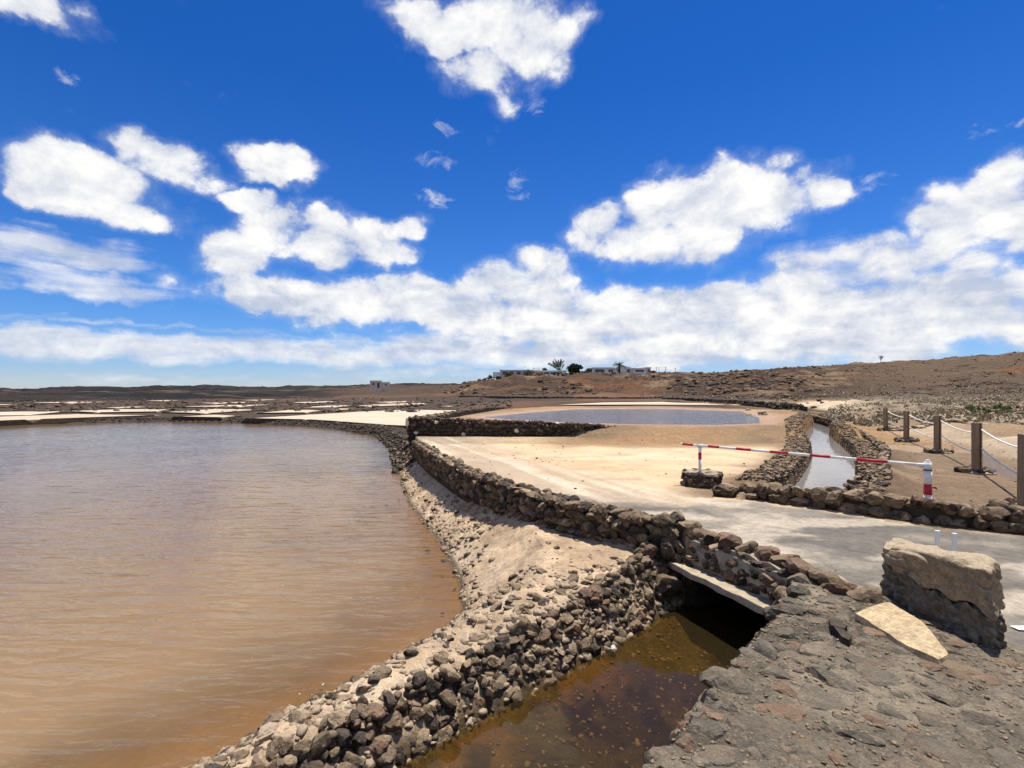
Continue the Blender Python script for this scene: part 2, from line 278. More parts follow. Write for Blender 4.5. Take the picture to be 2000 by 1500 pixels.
def mixc(c, d, t): return c * (1 - t[:, None]) + np.array(d)[None, :] * t[:, None]
def colour(p):
    x, y, r = p['x'], p['y'], p['r']
    n1 = fbm(x / 1.4, y / 1.4, 5, 50); n2 = fbm(x / .35, y / .35, 4, 60); n3 = fbm(x / 5, y / 5, 4, 70); nb = fbm(x / 24, y / 24, 4, 80)
    c = np.tile(np.array([.075, .053, .037]), (len(x), 1))                       # dark earth of the flats
    c = mixc(c, (.16, .085, .05), smooth(.5, .7, nb) * (r > 40))
    # lot: pale sand, browner by the track and the mound
    lot = p['lot'].astype(float)
    sand = mixc(np.tile(np.array([.56, .42, .26]), (len(x), 1)), (.47, .31, .165), smooth(.45, .75, n3))
    sand = mixc(sand, (.60, .475, .315), smooth(.5, .72, n1) * .7)
    c = np.where(lot[:, None] > 0, sand, c)
    # trodden track between wall and sand
    trk = smooth(3.6, 1.6, p['dw'] + (n3 - .5) * 2.2) * lot * (y > 6.5)
    c = mixc(c, (.40, .315, .225), trk * .85)
    strk = smooth(.5, .68, fbm((x * .93 + y * .37) / .22, (y * .93 - x * .37) / 3.0, 4, 90))
    c = mixc(c, (.60, .49, .36), trk * strk * .9)
    rut = smooth(.56, .66, fbm((x * .9 + y * .42) / .5, (y * .9 - x * .42) / 5.0, 4, 95)) * lot * (y > 7.5)
    c = mixc(c, (.46, .32, .19), rut * .35)
    c = mixc(c, (.40, .27, .16), smooth(.60, .72, fbm(x / .8, y / .5, 5, 97)) * lot * .5)
    # brown ground east of the front wall, along the fence
    fe = smooth(-.2, .6, (x - 5.6) - (y - 7.5) * .62 + (n1 - .5) * .8) * smooth(60, 30, y) * (lot + (y > 20))
    fe = np.clip(fe, 0, 1) * ((y > 6.8) | (x > 5.5))
    c = mixc(c, (.27, .19, .12), fe)
    c = mixc(c, (.50, .38, .25), fe * smooth(.60, .72, n1) * .6)
    c = mixc(c, (.43, .24, .13), fe * smooth(.55, .75, n3) * .35)
    # ground beside the upper channel, on its left
    cl = smooth(2.2, .9, p['dch'] + (n1 - .5) * 1.2) * (y > 8.7) * (y < 95)
    c = mixc(c, (.17, .115, .07), cl)
    # mound and reservoir bank
    mb = smooth(5.2, 3.4, p['dpl'] + (n1 - .5) * 1.5) * (x > -4) * (y < 60) * smooth(.6, 3.0, x + (p['dpl'] < 0) * 50)
    c = mixc(c, (.28, .19, .11), mb * (p['dpl'] > -5))
    c = mixc(c, (.38, .235, .12), mb * smooth(.5, .7, n3))
    wet = smooth(2.2, .2, p['dr']) * (p['dr'] > 0)
    c = mixc(c, (.46, .31, .22), wet * .8)
    c = mixc(c, (.20, .15, .12), (p['dr'] < 0).astype(float))
    # badlands, scrub slope
    b = np.clip(p['bad'] * 1.2, 0, 1)
    c = mixc(c, (.36, .25, .15), b); c = mixc(c, (.56, .45, .31), b * smooth(.46, .62, n3)); c = mixc(c, (.30, .16, .08), b * smooth(.55, .7, nb) * .6)
    e2 = smooth(28, 50, r) * smooth(120, 80, r) * smooth(.62, .75, x / np.maximum(y, 1))
    c = mixc(c, (.24, .19, .13), e2 * .8); c = mixc(c, (.17, .13, .09), e2 * smooth(.45, .6, n1))
    # hills
    h = smooth(.5, 2.2, p['tab']) * smooth(60, 95, r)
    hc = mixc(np.tile(np.array([.165, .098, .056]), (len(x), 1)), (.12, .078, .050), smooth(.45, .6, nb))
    hc = mixc(hc, (.24, .115, .055), smooth(.50, .70, fbm(x / 11, y / 11, 4, 101)) * .85)
    hc = mixc(hc, (.42, .29, .165), smooth(.60, .70, fbm(x / 8, y / 14, 4, 111)) * .7)
    hc = mixc(hc, (.05, .036, .028), smooth(.56, .66, fbm(x / 5, y / 7, 4, 121)) * .75)
    hc = mixc(hc, (.22, .155, .10), smooth(.55, .8, x / np.maximum(y, 1)) * .75)
    hc = mixc(hc, (.30, .135, .06), smooth(.58, .66, fbm(x / 18 + 3, y / 18, 3, 131)) * smooth(.8, .9, x / np.maximum(y, 1)) * .8)
    hc = mixc(hc, (.045, .034, .026), smooth(.60, .68, fbm(x / 9, y / 5, 4, 191)) * smooth(.7, .85, x / np.maximum(y, 1)) * .85) * .68
    c = c * (1 - h[:, None]) + hc * h[:, None]
    lv = p['lava']
    lc = mixc(np.tile(np.array([.020, .018, .017]), (len(x), 1)), (.042, .033, .027), smooth(.45, .65, nb))
    lc = mixc(lc, (.12, .09, .06), smooth(.62, .72, fbm(x / 30, y / 12, 3, 141)) * .7)
    tanh = smooth(-.42, -.28, x / np.maximum(y, 1)) * smooth(420, 300, r)
    lc = mixc(lc, (.10, .068, .046), tanh)
    c = c * (1 - lv[:, None]) + lc * lv[:, None]
    # strip by the pond
    st = p['low'] & (y <= 19)
    sc_ = mixc(np.tile(np.array([.60, .445, .285]), (len(x), 1)), (.44, .315, .20), smooth(.42, .62, n2)); sc_ = mixc(sc_, (.62, .48, .33), smooth(.55, .72, n1))
    sc_ = mixc(sc_, (.40, .31, .21), smooth(.6, .2, p['dc']) * .5)
    sc_ = mixc(sc_, (.13, .095, .06), smooth(.14, .02, p['dp'])); sc_ = mixc(sc_, (.10, .068, .035), smooth(.16, .06, p['dc'])); 
    c = np.where(st[:, None], sc_, c)
    c = np.where((p['low'] & (y > 19))[:, None], np.array([.06, .046, .036])[None, :], c)
    # pond bed and canal bed
    pb = mixc(np.tile(np.array([.33, .205, .10]), (len(x), 1)), (.24, .16, .08), smooth(0, 1.6, -p['dp']))
    pb = mixc(pb, (.20, .115, .05), smooth(.5, .7, n1) * .4)
    pb = mixc(pb, (.05, .04, .03), (y > 19).astype(float))
    c = np.where((p['dp'] < 0)[:, None], pb, c)
    dleft = pdist(CAN_L, x, y)
    cbd = mixc(np.tile(np.array([.085, .052, .024]), (len(x), 1)), (.32, .17, .045), smooth(.40, .08, dleft + (n2 - .5) * .35))
    cbd = mixc(cbd, (.16, .12, .045), smooth(.52, .66, n2) * .8); cbd = mixc(cbd, (.03, .02, .014), smooth(.55, .7, fbm(x / .2, y / .2, 3, 151)) * .8)
    cbd = mixc(cbd, (.17, .115, .03), smooth(4.6, 5.6, y) * .7 * smooth(.35, .6, n2))
    c = np.where((p['dc'] < 0)[:, None], cbd, c)
    # road
    ro = smooth(.12, -.22, p['droad'] + (n1 - .5) * .9 + (n2 - .5) * .35)
    rc = mixc(np.tile(np.array([.235, .205, .165]), (len(x), 1)), (.155, .138, .115), smooth(.46, .58, fbm(x / 1.1 + y * .2, y / .7, 4, 161)))
    rc = mixc(rc, (.46, .39, .30), smooth(.54, .68, fbm(x / .9, y / .5, 5, 171)) * .8)
    ro = ro * p['lot'] * (p['dpf'] > -.02)
    c = c * (1 - ro[:, None]) + rc * ro[:, None]
    # platform mortar
    pf = (p['dpf'] < 0) & (p['dc'] > 0)
    pc = mixc(np.tile(np.array([.27, .225, .165]), (len(x), 1)), (.42, .345, .245), smooth(.47, .66, n2)); pc = mixc(pc, (.13, .112, .085), smooth(.52, .68, n1) * .7)
    pc = mixc(pc, (.50, .41, .29), smooth(.45, .1, np.hypot(x - 2.55, y - 4.45)) * smooth(.3, .5, n2))
    c = np.where(pf[:, None], pc, c)
    return c, ro

# ------------------------------------------------------------------ materials
def mat(name):
    m = bpy.data.materials.new(name); m.use_nodes = True
    nt = m.node_tree; b = nt.nodes['Principled BSDF']; b.inputs['Specular IOR Level'].default_value = 0.25
    return m, nt, b
def nd(nt, t, **kw):
    n = nt.nodes.new(t)
    for k, v in kw.items(): setattr(n, k, v)
    return n
def noi(nt, vec, scale, detail=5, rough=.6, out='Fac'):
    n = nd(nt, 'ShaderNodeTexNoise'); n.inputs['Scale'].default_value = scale; n.inputs['Detail'].default_value = detail; n.inputs['Roughness'].default_value = rough
    if vec is not None: nt.links.new(vec, n.inputs['Vector'])
    return n.outputs[out]
def ramp(nt, v, stops):
    n = nd(nt, 'ShaderNodeValToRGB'); nt.links.new(v, n.inputs[0])
    while len(n.color_ramp.elements) < len(stops): n.color_ramp.elements.new(.5)
    for e, (p, c) in zip(n.color_ramp.elements, stops): e.position = p; e.color = (*c, 1) if len(c) == 3 else c
    return n.outputs[0]
def mixn(nt, f, a, b, mode='MIX'):
    n = nd(nt, 'ShaderNodeMix', data_type='RGBA', blend_type=mode)
    for i, v in ((0, f), (6, a), (7, b)):
        if isinstance(v, (int, float)): n.inputs[i].default_value = v
        elif isinstance(v, tuple): n.inputs[i].default_value = (*v, 1)
        else: nt.links.new(v, n.inputs[i])
    return n.outputs[2]
def bump(nt, h, strength, dist, b, normal=None):
    n = nd(nt, 'ShaderNodeBump'); n.inputs['Strength'].default_value = strength; n.inputs['Distance'].default_value = dist
    nt.links.new(h, n.inputs['Height'])
    if normal is not None: nt.links.new(normal, n.inputs['Normal'])
    if b is not None: nt.links.new(n.outputs[0], b.inputs['Normal'])
    return n.outputs[0]

def earth_mat(name, grain=1.0, bstr=.8, fleck=None):
    m, nt, b = mat(name)
    at = nd(nt, 'ShaderNodeVertexColor', layer_name='Col')
    tc = nd(nt, 'ShaderNodeTexCoord').outputs['Object']
    g1 = ramp(nt, noi(nt, tc, 9, 9, .72), [(.25, (.55, .55, .55)), (.5, (1, 1, 1)), (.78, (1.45, 1.42, 1.38))])
    g2 = ramp(nt, noi(nt, tc, 70, 4, .7), [(.28, (.60, .60, .62)), (.5, (1, 1, 1)), (.75, (1.3, 1.28, 1.22))])
    g3 = ramp(nt, noi(nt, tc, .9, 7, .65), [(.3, (.78, .78, .8)), (.7, (1.18, 1.17, 1.14))])
    c = mixn(nt, grain, at.outputs[0], g1, 'MULTIPLY'); c = mixn(nt, grain * .8, c, g2, 'MULTIPLY'); c = mixn(nt, .8, c, g3, 'MULTIPLY')
    if fleck:
        fl = ramp(nt, noi(nt, tc, 38, 5, .7), [(.56, (0, 0, 0)), (.64, (.8, .8, .8))]); c = mixn(nt, fl, c, fleck)
        fd = ramp(nt, noi(nt, tc, 22, 6, .75), [(.36, (.85, .85, .85)), (.44, (0, 0, 0))]); c = mixn(nt, fd, c, (.05, .045, .038))
    nt.links.new(c, b.inputs['Base Color']); b.inputs['Roughness'].default_value = .95; b.inputs['Specular IOR Level'].default_value = .1
    n1 = bump(nt, noi(nt, tc, 14, 10, .72), bstr, .06, None)
    bump(nt, noi(nt, tc, 1.6, 10, .75), bstr * .8, .35, b, n1)
    return m
M = {}
M['earth'] = earth_mat('earth'); M['road'] = earth_mat('road_asphalt', .9, .35); M['sand'] = earth_mat('sand', .45, .35); M['rubble_earth'] = earth_mat('rubble_earth', .9, .6)
M['mortar_bed'] = earth_mat('mortar_bed', .9, 1.0, (.50, .41, .29))
def rock_earth(name):
    m = earth_mat(name, .9, .9); return m
M['hill'] = earth_mat('hill_earth', .35, .4)
# the hills get relief at the scale of boulders
for nm in ('hill',):
    nt = M[nm].node_tree; b = nt.nodes['Principled BSDF']; tc = nd(nt, 'ShaderNodeTexCoord').outputs['Object']
    l = b.inputs['Normal'].links[0].from_socket
    v = nd(nt, 'ShaderNodeTexVoronoi'); v.inputs['Scale'].default_value = .55; nt.links.new(mixn(nt, .12, tc, noi(nt, tc, .8, 4, .6, 'Color')), v.inputs['Vector'])
    bump(nt, noi(nt, tc, .30, 9, .66), 1.0, 2.2, b, l)

def rock_mat(name, dark, mid, light, dust=.5, dustc=(.36, .29, .21), scale=1.0):
    m, nt, b = mat(name)
    oi = nd(nt, 'ShaderNodeObjectInfo'); ge = nd(nt, 'ShaderNodeNewGeometry')
    rnd = nd(nt, 'ShaderNodeMath', operation='FRACT')
    ad = nd(nt, 'ShaderNodeMath', operation='ADD'); nt.links.new(oi.outputs['Random'], ad.inputs[0]); nt.links.new(ge.outputs['Random Per Island'], ad.inputs[1]); nt.links.new(ad.outputs[0], rnd.inputs[0])
    tc = nd(nt, 'ShaderNodeTexCoord').outputs['Object']
    pos = ge.outputs['Position']
    base = ramp(nt, rnd.outputs[0], [(0, dark), (.35, mid), (.7, tuple(.7 * a + .3 * c_ for a, c_ in zip(mid, light))), (1, light)])
    g1 = ramp(nt, noi(nt, pos, 16 * scale, 8, .75), [(.27, (.30, .30, .31)), (.5, (1, 1, 1)), (.74, (1.9, 1.8, 1.65))])
    g2 = ramp(nt, noi(nt, pos, 110 * scale, 3, .7), [(.3, (.6, .6, .6)), (.6, (1.2, 1.2, 1.2))])
    c = mixn(nt, .9, base, g1, 'MULTIPLY'); c = mixn(nt, .8, c, g2, 'MULTIPLY')
    rust = ramp(nt, noi(nt, pos, 5, 4, .6), [(.52, (0, 0, 0)), (.7, (1, 1, 1))])
    c = mixn(nt, rust, c, mixn(nt, .45, c, (.24, .13, .07)))
    sx = nd(nt, 'ShaderNodeSeparateXYZ'); nt.links.new(ge.outputs['Normal'], sx.inputs[0])
    mm = nd(nt, 'ShaderNodeMath', operation='MULTIPLY_ADD'); nt.links.new(sx.outputs[2], mm.inputs[0]); mm.inputs[1].default_value = .55
    nt.links.new(noi(nt, pos, 11 * scale, 7, .7), mm.inputs[2])
    df = ramp(nt, mm.outputs[0], [(.72, (0, 0, 0)), (1.05, (dust,) * 3)])
    c = mixn(nt, df, c, dustc)
    nt.links.new(c, b.inputs['Base Color']); b.inputs['Roughness'].default_value = .9; b.inputs['Specular IOR Level'].default_value = .2
    n1 = bump(nt, noi(nt, pos, 60 * scale, 6, .75), .9, .012 / scale, None)
    v = nd(nt, 'ShaderNodeTexVoronoi'); v.inputs['Scale'].default_value = 45 * scale; nt.links.new(pos, v.inputs['Vector'])
    n2 = bump(nt, v.outputs['Distance'], .35, .012 / scale, None, n1)
    bump(nt, noi(nt, pos, 13 * scale, 6, .7), .9, .05 / scale, b, n2)
    return m
M['lava'] = rock_mat('lava_stone', (.032, .024, .017), (.09, .065, .042), (.22, .158, .10), .5, (.39, .285, .18))
M['lava_tan'] = rock_mat('dusty_lava_stone', (.05, .037, .025), (.155, .110, .069), (.33, .24, .15), .6, (.51, .375, .24))
M['rubble'] = rock_mat('pale_rubble', (.10, .073, .05), (.27, .20, .135), (.44, .335, .225), .7, (.60, .46, .31))
M['lava_dark'] = rock_mat('dark_lava_stone', (.018, .015, .013), (.045, .036, .029), (.09, .070, .053), .35, (.20, .155, .11))
M['lava_red'] = rock_mat('reddish_lava_stone', (.09, .055, .038), (.15, .088, .056), (.24, .15, .095), .3, (.38, .28, .19))
M['paving'] = rock_mat('paving_stone', (.045, .042, .037), (.105, .093, .074), (.20, .158, .113), .25, (.40, .32, .22))
M['hill_rock'] = rock_mat('hill_rock', (.05, .034, .025), (.10, .066, .044), (.19, .125, .08), .4, (.28, .20, .13), .08)
M['tan_slab'] = rock_mat('tan_slab_stone', (.62, .45, .26), (.66, .49, .29), (.66, .49, .29), .15, (.72, .58, .38), .6)
M['pale_salt'] = rock_mat('salt_crusted_stone', (.60, .55, .47), (.70, .66, .58), (.75, .72, .66), .1, (.8, .77, .7))
M['boulder_tan'] = rock_mat('boulder_tan', (.36, .27, .165), (.36, .27, .165), (.36, .27, .165), .7, (.58, .47, .32), 1.0)
M['boulder_dark'] = rock_mat('boulder_dark', (.19, .158, .113), (.19, .158, .113), (.19, .158, .113), .6, (.46, .38, .27), 1.2)
def plain(name, c, rough=.6, spec=.3, vary=.15, scale=8, bs=0, metal=0):
    m, nt, b = mat(name); tc = nd(nt, 'ShaderNodeTexCoord').outputs['Object']
    g = ramp(nt, noi(nt, tc, scale, 6, .65), [(.3, (1 - vary,) * 3), (.7, (1 + vary,) * 3)])
    nt.links.new(mixn(nt, 1.0, c, g, 'MULTIPLY'), b.inputs['Base Color']); b.inputs['Roughness'].default_value = rough; b.inputs['Specular IOR Level'].default_value = spec
    if bs: bump(nt, noi(nt, tc, scale * 2, 6, .7), bs, .02, b)
    return m
M['mortar'] = plain('pale_mortar', (.34, .275, .20), .95, .1, .35, 9, .9)
M['concrete'] = plain('tan_concrete', (.38, .31, .215), .9, .1, .3, 7, .7)
M['dark_core'] = plain('wall_core', (.06, .048, .038), 1, .05, .3, 6, .8)
M['white_paint'] = plain('white_paint', (.78, .77, .74), .5, .3, .08, 14)
M['red_paint'] = plain('red_paint', (.46, .02, .045), .5, .3, .15, 14)
def worn_paint(name, c):
    m = plain(name, c, .5, .3, .12, 14); nt = m.node_tree; bb = nt.nodes['Principled BSDF']; tc = nd(nt, 'ShaderNodeTexCoord').outputs['Object']; src = bb.inputs['Base Color'].links[0].from_socket
    f = ramp(nt, noi(nt, tc, 17, 7, .72), [(.60, (0, 0, 0)), (.68, (.85, .85, .85))]); nt.links.new(mixn(nt, f, src, (.20, .095, .05)), bb.inputs['Base Color']); bump(nt, noi(nt, tc, 40, 4, .6), .3, .004, bb); return m
M['white_worn'] = worn_paint('worn_white_paint', (.76, .74, .70)); M['red_worn'] = worn_paint('worn_red_paint', (.44, .025, .045))
M['rust'] = plain('rusty_steel', (.14, .06, .03), .8, .3, .3, 20)
def wood_mat(name, a, bcol):
    m, nt, b = mat(name); tc = nd(nt, 'ShaderNodeTexCoord'); mp = nd(nt, 'ShaderNodeMapping'); mp.inputs['Scale'].default_value = (22, 22, 1.6); nt.links.new(tc.outputs['Object'], mp.inputs[0])
    n = noi(nt, mp.outputs[0], 2.2, 6, .65); nt.links.new(ramp(nt, n, [(.3, a), (.7, bcol)]), b.inputs['Base Color']); b.inputs['Roughness'].default_value = .85
    bump(nt, n, .5, .01, b); return m
M['wood'] = wood_mat('weathered_wood', (.17, .115, .07), (.34, .24, .155))
M['rope'] = plain('white_rope', (.72, .69, .62), .8, .1, .12, 60)
M['house_white'] = plain('white_plaster', (.80, .79, .76), .85, .1, .05, .5)
M['house_grey'] = plain('grey_plaster', (.50, .49, .46), .85, .1, .08, .5)
M['house_tan'] = plain('tan_plaster', (.62, .52, .42), .9, .1, .12, .5)
M['window_and_shade_dark'] = plain('dark_window_and_shade', (.03, .034, .04), .15, .5, .2, 1)  # window glass and doors, also the painted shade of veranda and porches
M['bark'] = plain('bark', (.10, .075, .05), .95, .1, .3, 6, .6)
def leaf_mat(name, a, b_):
    m, nt, b = mat(name); ge = nd(nt, 'ShaderNodeNewGeometry')
    nt.links.new(ramp(nt, ge.outputs['Random Per Island'], [(0, a), (1, b_)]), b.inputs['Base Color']); b.inputs['Roughness'].default_value = .7; return m
M['leaf_dark'] = leaf_mat('dark_leaf', (.018, .035, .012), (.05, .085, .028)); M['leaf_mid'] = leaf_mat('olive_leaf', (.05, .062, .022), (.11, .115, .045))
M['leaf_grey'] = leaf_mat('grey_leaf', (.075, .085, .065), (.15, .16, .12)); M['leaf_dry'] = leaf_mat('dry_scrub', (.20, .165, .105), (.42, .34, .22)); M['leaf_bright'] = leaf_mat('green_shrub', (.06, .09, .02), (.13, .16, .05))
M['leaf_red'] = leaf_mat('red_flower', (.20, .03, .03), (.3, .05, .06))
def salt_mat():
    m, nt, b = mat('salt_crust'); tc = nd(nt, 'ShaderNodeTexCoord').outputs['Object']; oi = nd(nt, 'ShaderNodeObjectInfo')
    base = ramp(nt, oi.outputs['Random'], [(0, (.48, .38, .26)), (.6, (.53, .44, .32)), (1, (.43, .32, .205))])
    g = ramp(nt, noi(nt, tc, .25, 7, .65), [(.3, (.85, .83, .80)), (.7, (1.06, 1.05, 1.05))])
    nt.links.new(mixn(nt, 1, base, g, 'MULTIPLY'), b.inputs['Base Color']); b.inputs['Roughness'].default_value = .85; return m
M['salt'] = salt_mat()
def net_mat():
    m, nt, b = mat('white_net'); out = nt.nodes['Material Output']; b.inputs['Base Color'].default_value = (.75, .74, .70, 1); b.inputs['Roughness'].default_value = .8
    tr = nd(nt, 'ShaderNodeBsdfTransparent'); mx = nd(nt, 'ShaderNodeMixShader'); mx.inputs[0].default_value = .42
    nt.links.new(tr.outputs[0], mx.inputs[1]); nt.links.new(b.outputs[0], mx.inputs[2]); nt.links.new(mx.outputs[0], out.inputs[0]); return m
M['net'] = net_mat()

def water_mat(name, mud, mudfac, tint, wscale, bstr, bdist, rough=.03, rot=8, second=None, ridge=1.0, murk=False):
    m = bpy.data.materials.new(name); m.use_nodes = True; nt = m.node_tree; nt.nodes.clear()
    out = nd(nt, 'ShaderNodeOutputMaterial'); tc = nd(nt, 'ShaderNodeTexCoord').outputs['Object']
    mp = nd(nt, 'ShaderNodeMapping'); mp.inputs['Rotation'].default_value = (0, 0, R(rot)); mp.inputs['Scale'].default_value = wscale; nt.links.new(tc, mp.inputs[0])
    h1 = nd(nt, 'ShaderNodeTexNoise'); h1.inputs['Scale'].default_value = 1; h1.inputs['Detail'].default_value = 3; h1.inputs['Roughness'].default_value = .45; h1.inputs['Distortion'].default_value = .5; nt.links.new(mp.outputs[0], h1.inputs['Vector'])
    n = nd(nt, 'ShaderNodeBump'); n.inputs['Strength'].default_value = bstr; n.inputs['Distance'].default_value = bdist; rg = nd(nt, 'ShaderNodeMath', operation='MULTIPLY_ADD'); nt.links.new(h1.outputs['Fac'], rg.inputs[0]); rg.inputs[1].default_value = 2.0; rg.inputs[2].default_value = -1.0
    ab = nd(nt, 'ShaderNodeMath', operation='ABSOLUTE'); nt.links.new(rg.outputs[0], ab.inputs[0]); iv = nd(nt, 'ShaderNodeMath', operation='SUBTRACT'); iv.inputs[0].default_value = 1.0; nt.links.new(ab.outputs[0], iv.inputs[1])
    pw = nd(nt, 'ShaderNodeMath', operation='POWER'); nt.links.new(iv.outputs[0], pw.inputs[0]); pw.inputs[1].default_value = ridge; nt.links.new(pw.outputs[0] if ridge else h1.outputs['Fac'], n.inputs['Height'])
    N = n.outputs[0]
    if murk:      # gusts: patches of livelier and calmer water, calmer in the lee of the far dike
        sy = nd(nt, 'ShaderNodeSeparateXYZ'); nt.links.new(tc, sy.inputs[0]); mr = nd(nt, 'ShaderNodeMapRange'); nt.links.new(sy.outputs[1], mr.inputs['Value'])
        for k_, v_ in (('From Min', 5), ('From Max', 30), ('To Min', 1.0), ('To Max', .30)): mr.inputs[k_].default_value = v_
        gu = nd(nt, 'ShaderNodeMath', operation='MULTIPLY'); nt.links.new(mr.outputs[0], gu.inputs[0]); nt.links.new(ramp(nt, noi(nt, tc, .22, 4, .6), [(.35, (.55, .55, .55)), (.65, (1, 1, 1))]), gu.inputs[1]); nt.links.new(gu.outputs[0], n.inputs['Strength'])
    if second:
        mp2 = nd(nt, 'ShaderNodeMapping'); mp2.inputs['Rotation'].default_value = (0, 0, R(rot + 14)); mp2.inputs['Scale'].default_value = second; nt.links.new(tc, mp2.inputs[0])
        h2 = noi(nt, mp2.outputs[0], 1, 4, .5); N = bump(nt, h2, bstr * (.4 if murk else .8), bdist * 2.0, None, N)
    df = nd(nt, 'ShaderNodeBsdfDiffuse'); nt.links.new(N, df.inputs['Normal'])
    big = noi(nt, tc, .16, 5, .6); nt.links.new(ramp(nt, big, [(.35, tuple(a * .82 for a in mud)), (.65, tuple(a * 1.15 for a in mud))]), df.inputs['Color'])
    tr = nd(nt, 'ShaderNodeBsdfTransparent'); tr.inputs[0].default_value = (*tint, 1)
    m1 = nd(nt, 'ShaderNodeMixShader'); m1.inputs[0].default_value = mudfac; nt.links.new(tr.outputs[0], m1.inputs[1]); nt.links.new(df.outputs[0], m1.inputs[2])
    if murk:
        at = nd(nt, 'ShaderNodeVertexColor', layer_name='Col'); nt.links.new(at.outputs[0], m1.inputs[0])
    gl = nd(nt, 'ShaderNodeBsdfGlossy'); gl.inputs['Roughness'].default_value = rough; nt.links.new(N, gl.inputs['Normal'])
    fr = nd(nt, 'ShaderNodeFresnel'); fr.inputs['IOR'].default_value = 1.34; nt.links.new(N, fr.inputs['Normal'])
    m2 = nd(nt, 'ShaderNodeMixShader'); nt.links.new(fr.outputs[0], m2.inputs[0]); nt.links.new(m1.outputs[0], m2.inputs[1]); nt.links.new(gl.outputs[0], m2.inputs[2])
    nt.links.new(m2.outputs[0], out.inputs[0]); return m
M['pond_water'] = water_mat('pond_water', (.29, .185, .088), .50, (.86, .75, .54), (1.3, 5.0, 1), .66, .055, .03, -14, (.5, 1.8, 1), 0, True)
M['canal_water'] = water_mat('canal_water', (.07, .048, .020), .24, (.80, .68, .42), (3, 5, 1), .05, .02, .02, 40)
M['res_water'] = water_mat('reservoir_water', (.07, .09, .16), .8, (.7, .6, .5), (1.2, 4.0, 1), .40, .05, .08, 4)
M['chan_water'] = water_mat('channel_water', (.30, .28, .27), .75, (.7, .6, .5), (2.0, 2.6, 1), .16, .02, .03, -30)

# ------------------------------------------------------------------ object helpers
def link(name, me, parent=None, m=None):
    o = bpy.data.objects.new(name, me); COL.objects.link(o)
    if parent is not None: o.parent = parent
    if m is not None and me is not None and len(me.materials) == 0: me.materials.append(m)
    return o
def tag(o, label=None, cat=None, group=None, kind=None):
    if label: o['label'] = label
    if cat: o['category'] = cat
    if group: o['group'] = group
    if kind: o['kind'] = kind
    return o
def thing(name, label, cat, loc=(0, 0, 0), rz=0, group=None):
    o = link(name, None); o.location = loc; o.rotation_euler.z = rz
    return tag(o, label, cat, group)
def mesh_np(name, V, F, smooth_=True, sharp_=0):
    me = bpy.data.meshes.new(name); V = np.asarray(V, np.float32); F = np.asarray(F, np.int32); k = F.shape[1]
    me.vertices.add(len(V)); me.vertices.foreach_set('co', V.ravel())
    me.loops.add(F.size); me.loops.foreach_set('vertex_index', F.ravel())
    me.polygons.add(len(F)); me.polygons.foreach_set('loop_start', np.arange(0, F.size, k, dtype=np.int32)); me.polygons.foreach_set('loop_total', np.full(len(F), k, np.int32))
    if smooth_: me.polygons.foreach_set('use_smooth', np.ones(len(F), bool))
    me.update(calc_edges=True)
    if sharp_: me.set_sharp_from_angle(angle=sharp_)
    return me
class MB:
    def __init__(s): s.v = []; s.f = []
    def box(s, c, d, rz=0.0, taper=1.0):
        i = len(s.v); ca, sa = math.cos(rz), math.sin(rz)
        for sz in (-1, 1):
            t = taper if sz > 0 else 1
            for sx, sy in ((-1, -1), (1, -1), (1, 1), (-1, 1)):
                x, y = sx * d[0] / 2 * t, sy * d[1] / 2 * t
                s.v.append((c[0] + x * ca - y * sa, c[1] + x * sa + y * ca, c[2] + sz * d[2] / 2))
        s.f += [(i, i + 3, i + 2, i + 1), (i + 4, i + 5, i + 6, i + 7)] + [(i + k, i + (k + 1) % 4, i + 4 + (k + 1) % 4, i + 4 + k) for k in range(4)]
        return s
    def tube(s, pts, rad, n=10, caps=True):
        pts = [Vector(p) for p in pts]; rad = rad if isinstance(rad, (list, tuple)) else [rad] * len(pts); i0 = len(s.v)
        for k, p in enumerate(pts):
            t = (pts[min(k + 1, len(pts) - 1)] - pts[max(k - 1, 0)]).normalized(); a = t.orthogonal().normalized() if abs(t.z) > .9 else t.cross(Vector((0, 0, 1))).normalized(); b = t.cross(a)
            for j in range(n):
                an = 2 * math.pi * j / n; s.v.append(tuple(p + (a * math.cos(an) + b * math.sin(an)) * rad[k]))
        for k in range(len(pts) - 1):
            for j in range(n):
                s.f.append((i0 + k * n + j, i0 + k * n + (j + 1) % n, i0 + (k + 1) * n + (j + 1) % n, i0 + (k + 1) * n + j))
        if caps: s.f.append(tuple(i0 + j for j in range(n))[::-1]); e = i0 + (len(pts) - 1) * n; s.f.append(tuple(e + j for j in range(n)))
        return s
    def prism(s, poly, z0, z1):
        i = len(s.v); n = len(poly); s.v += [(x, y, z0) for x, y in poly] + [(x, y, z1) for x, y in poly]
        s.f += [tuple(range(i + n - 1, i - 1, -1)), tuple(range(i + n, i + 2 * n))] + [(i + k, i + (k + 1) % n, i + n + (k + 1) % n, i + n + k) for k in range(n)]
        return s
    def mesh(s, name, sm=False):
        me = bpy.data.meshes.new(name); me.from_pydata(s.v, [], s.f); me.update()
        if sm:
            for p in me.polygons: p.use_smooth = True
        return me
    def build(s, name, m, parent=None, sm=False): return link(name, s.mesh(name, sm), parent, m)

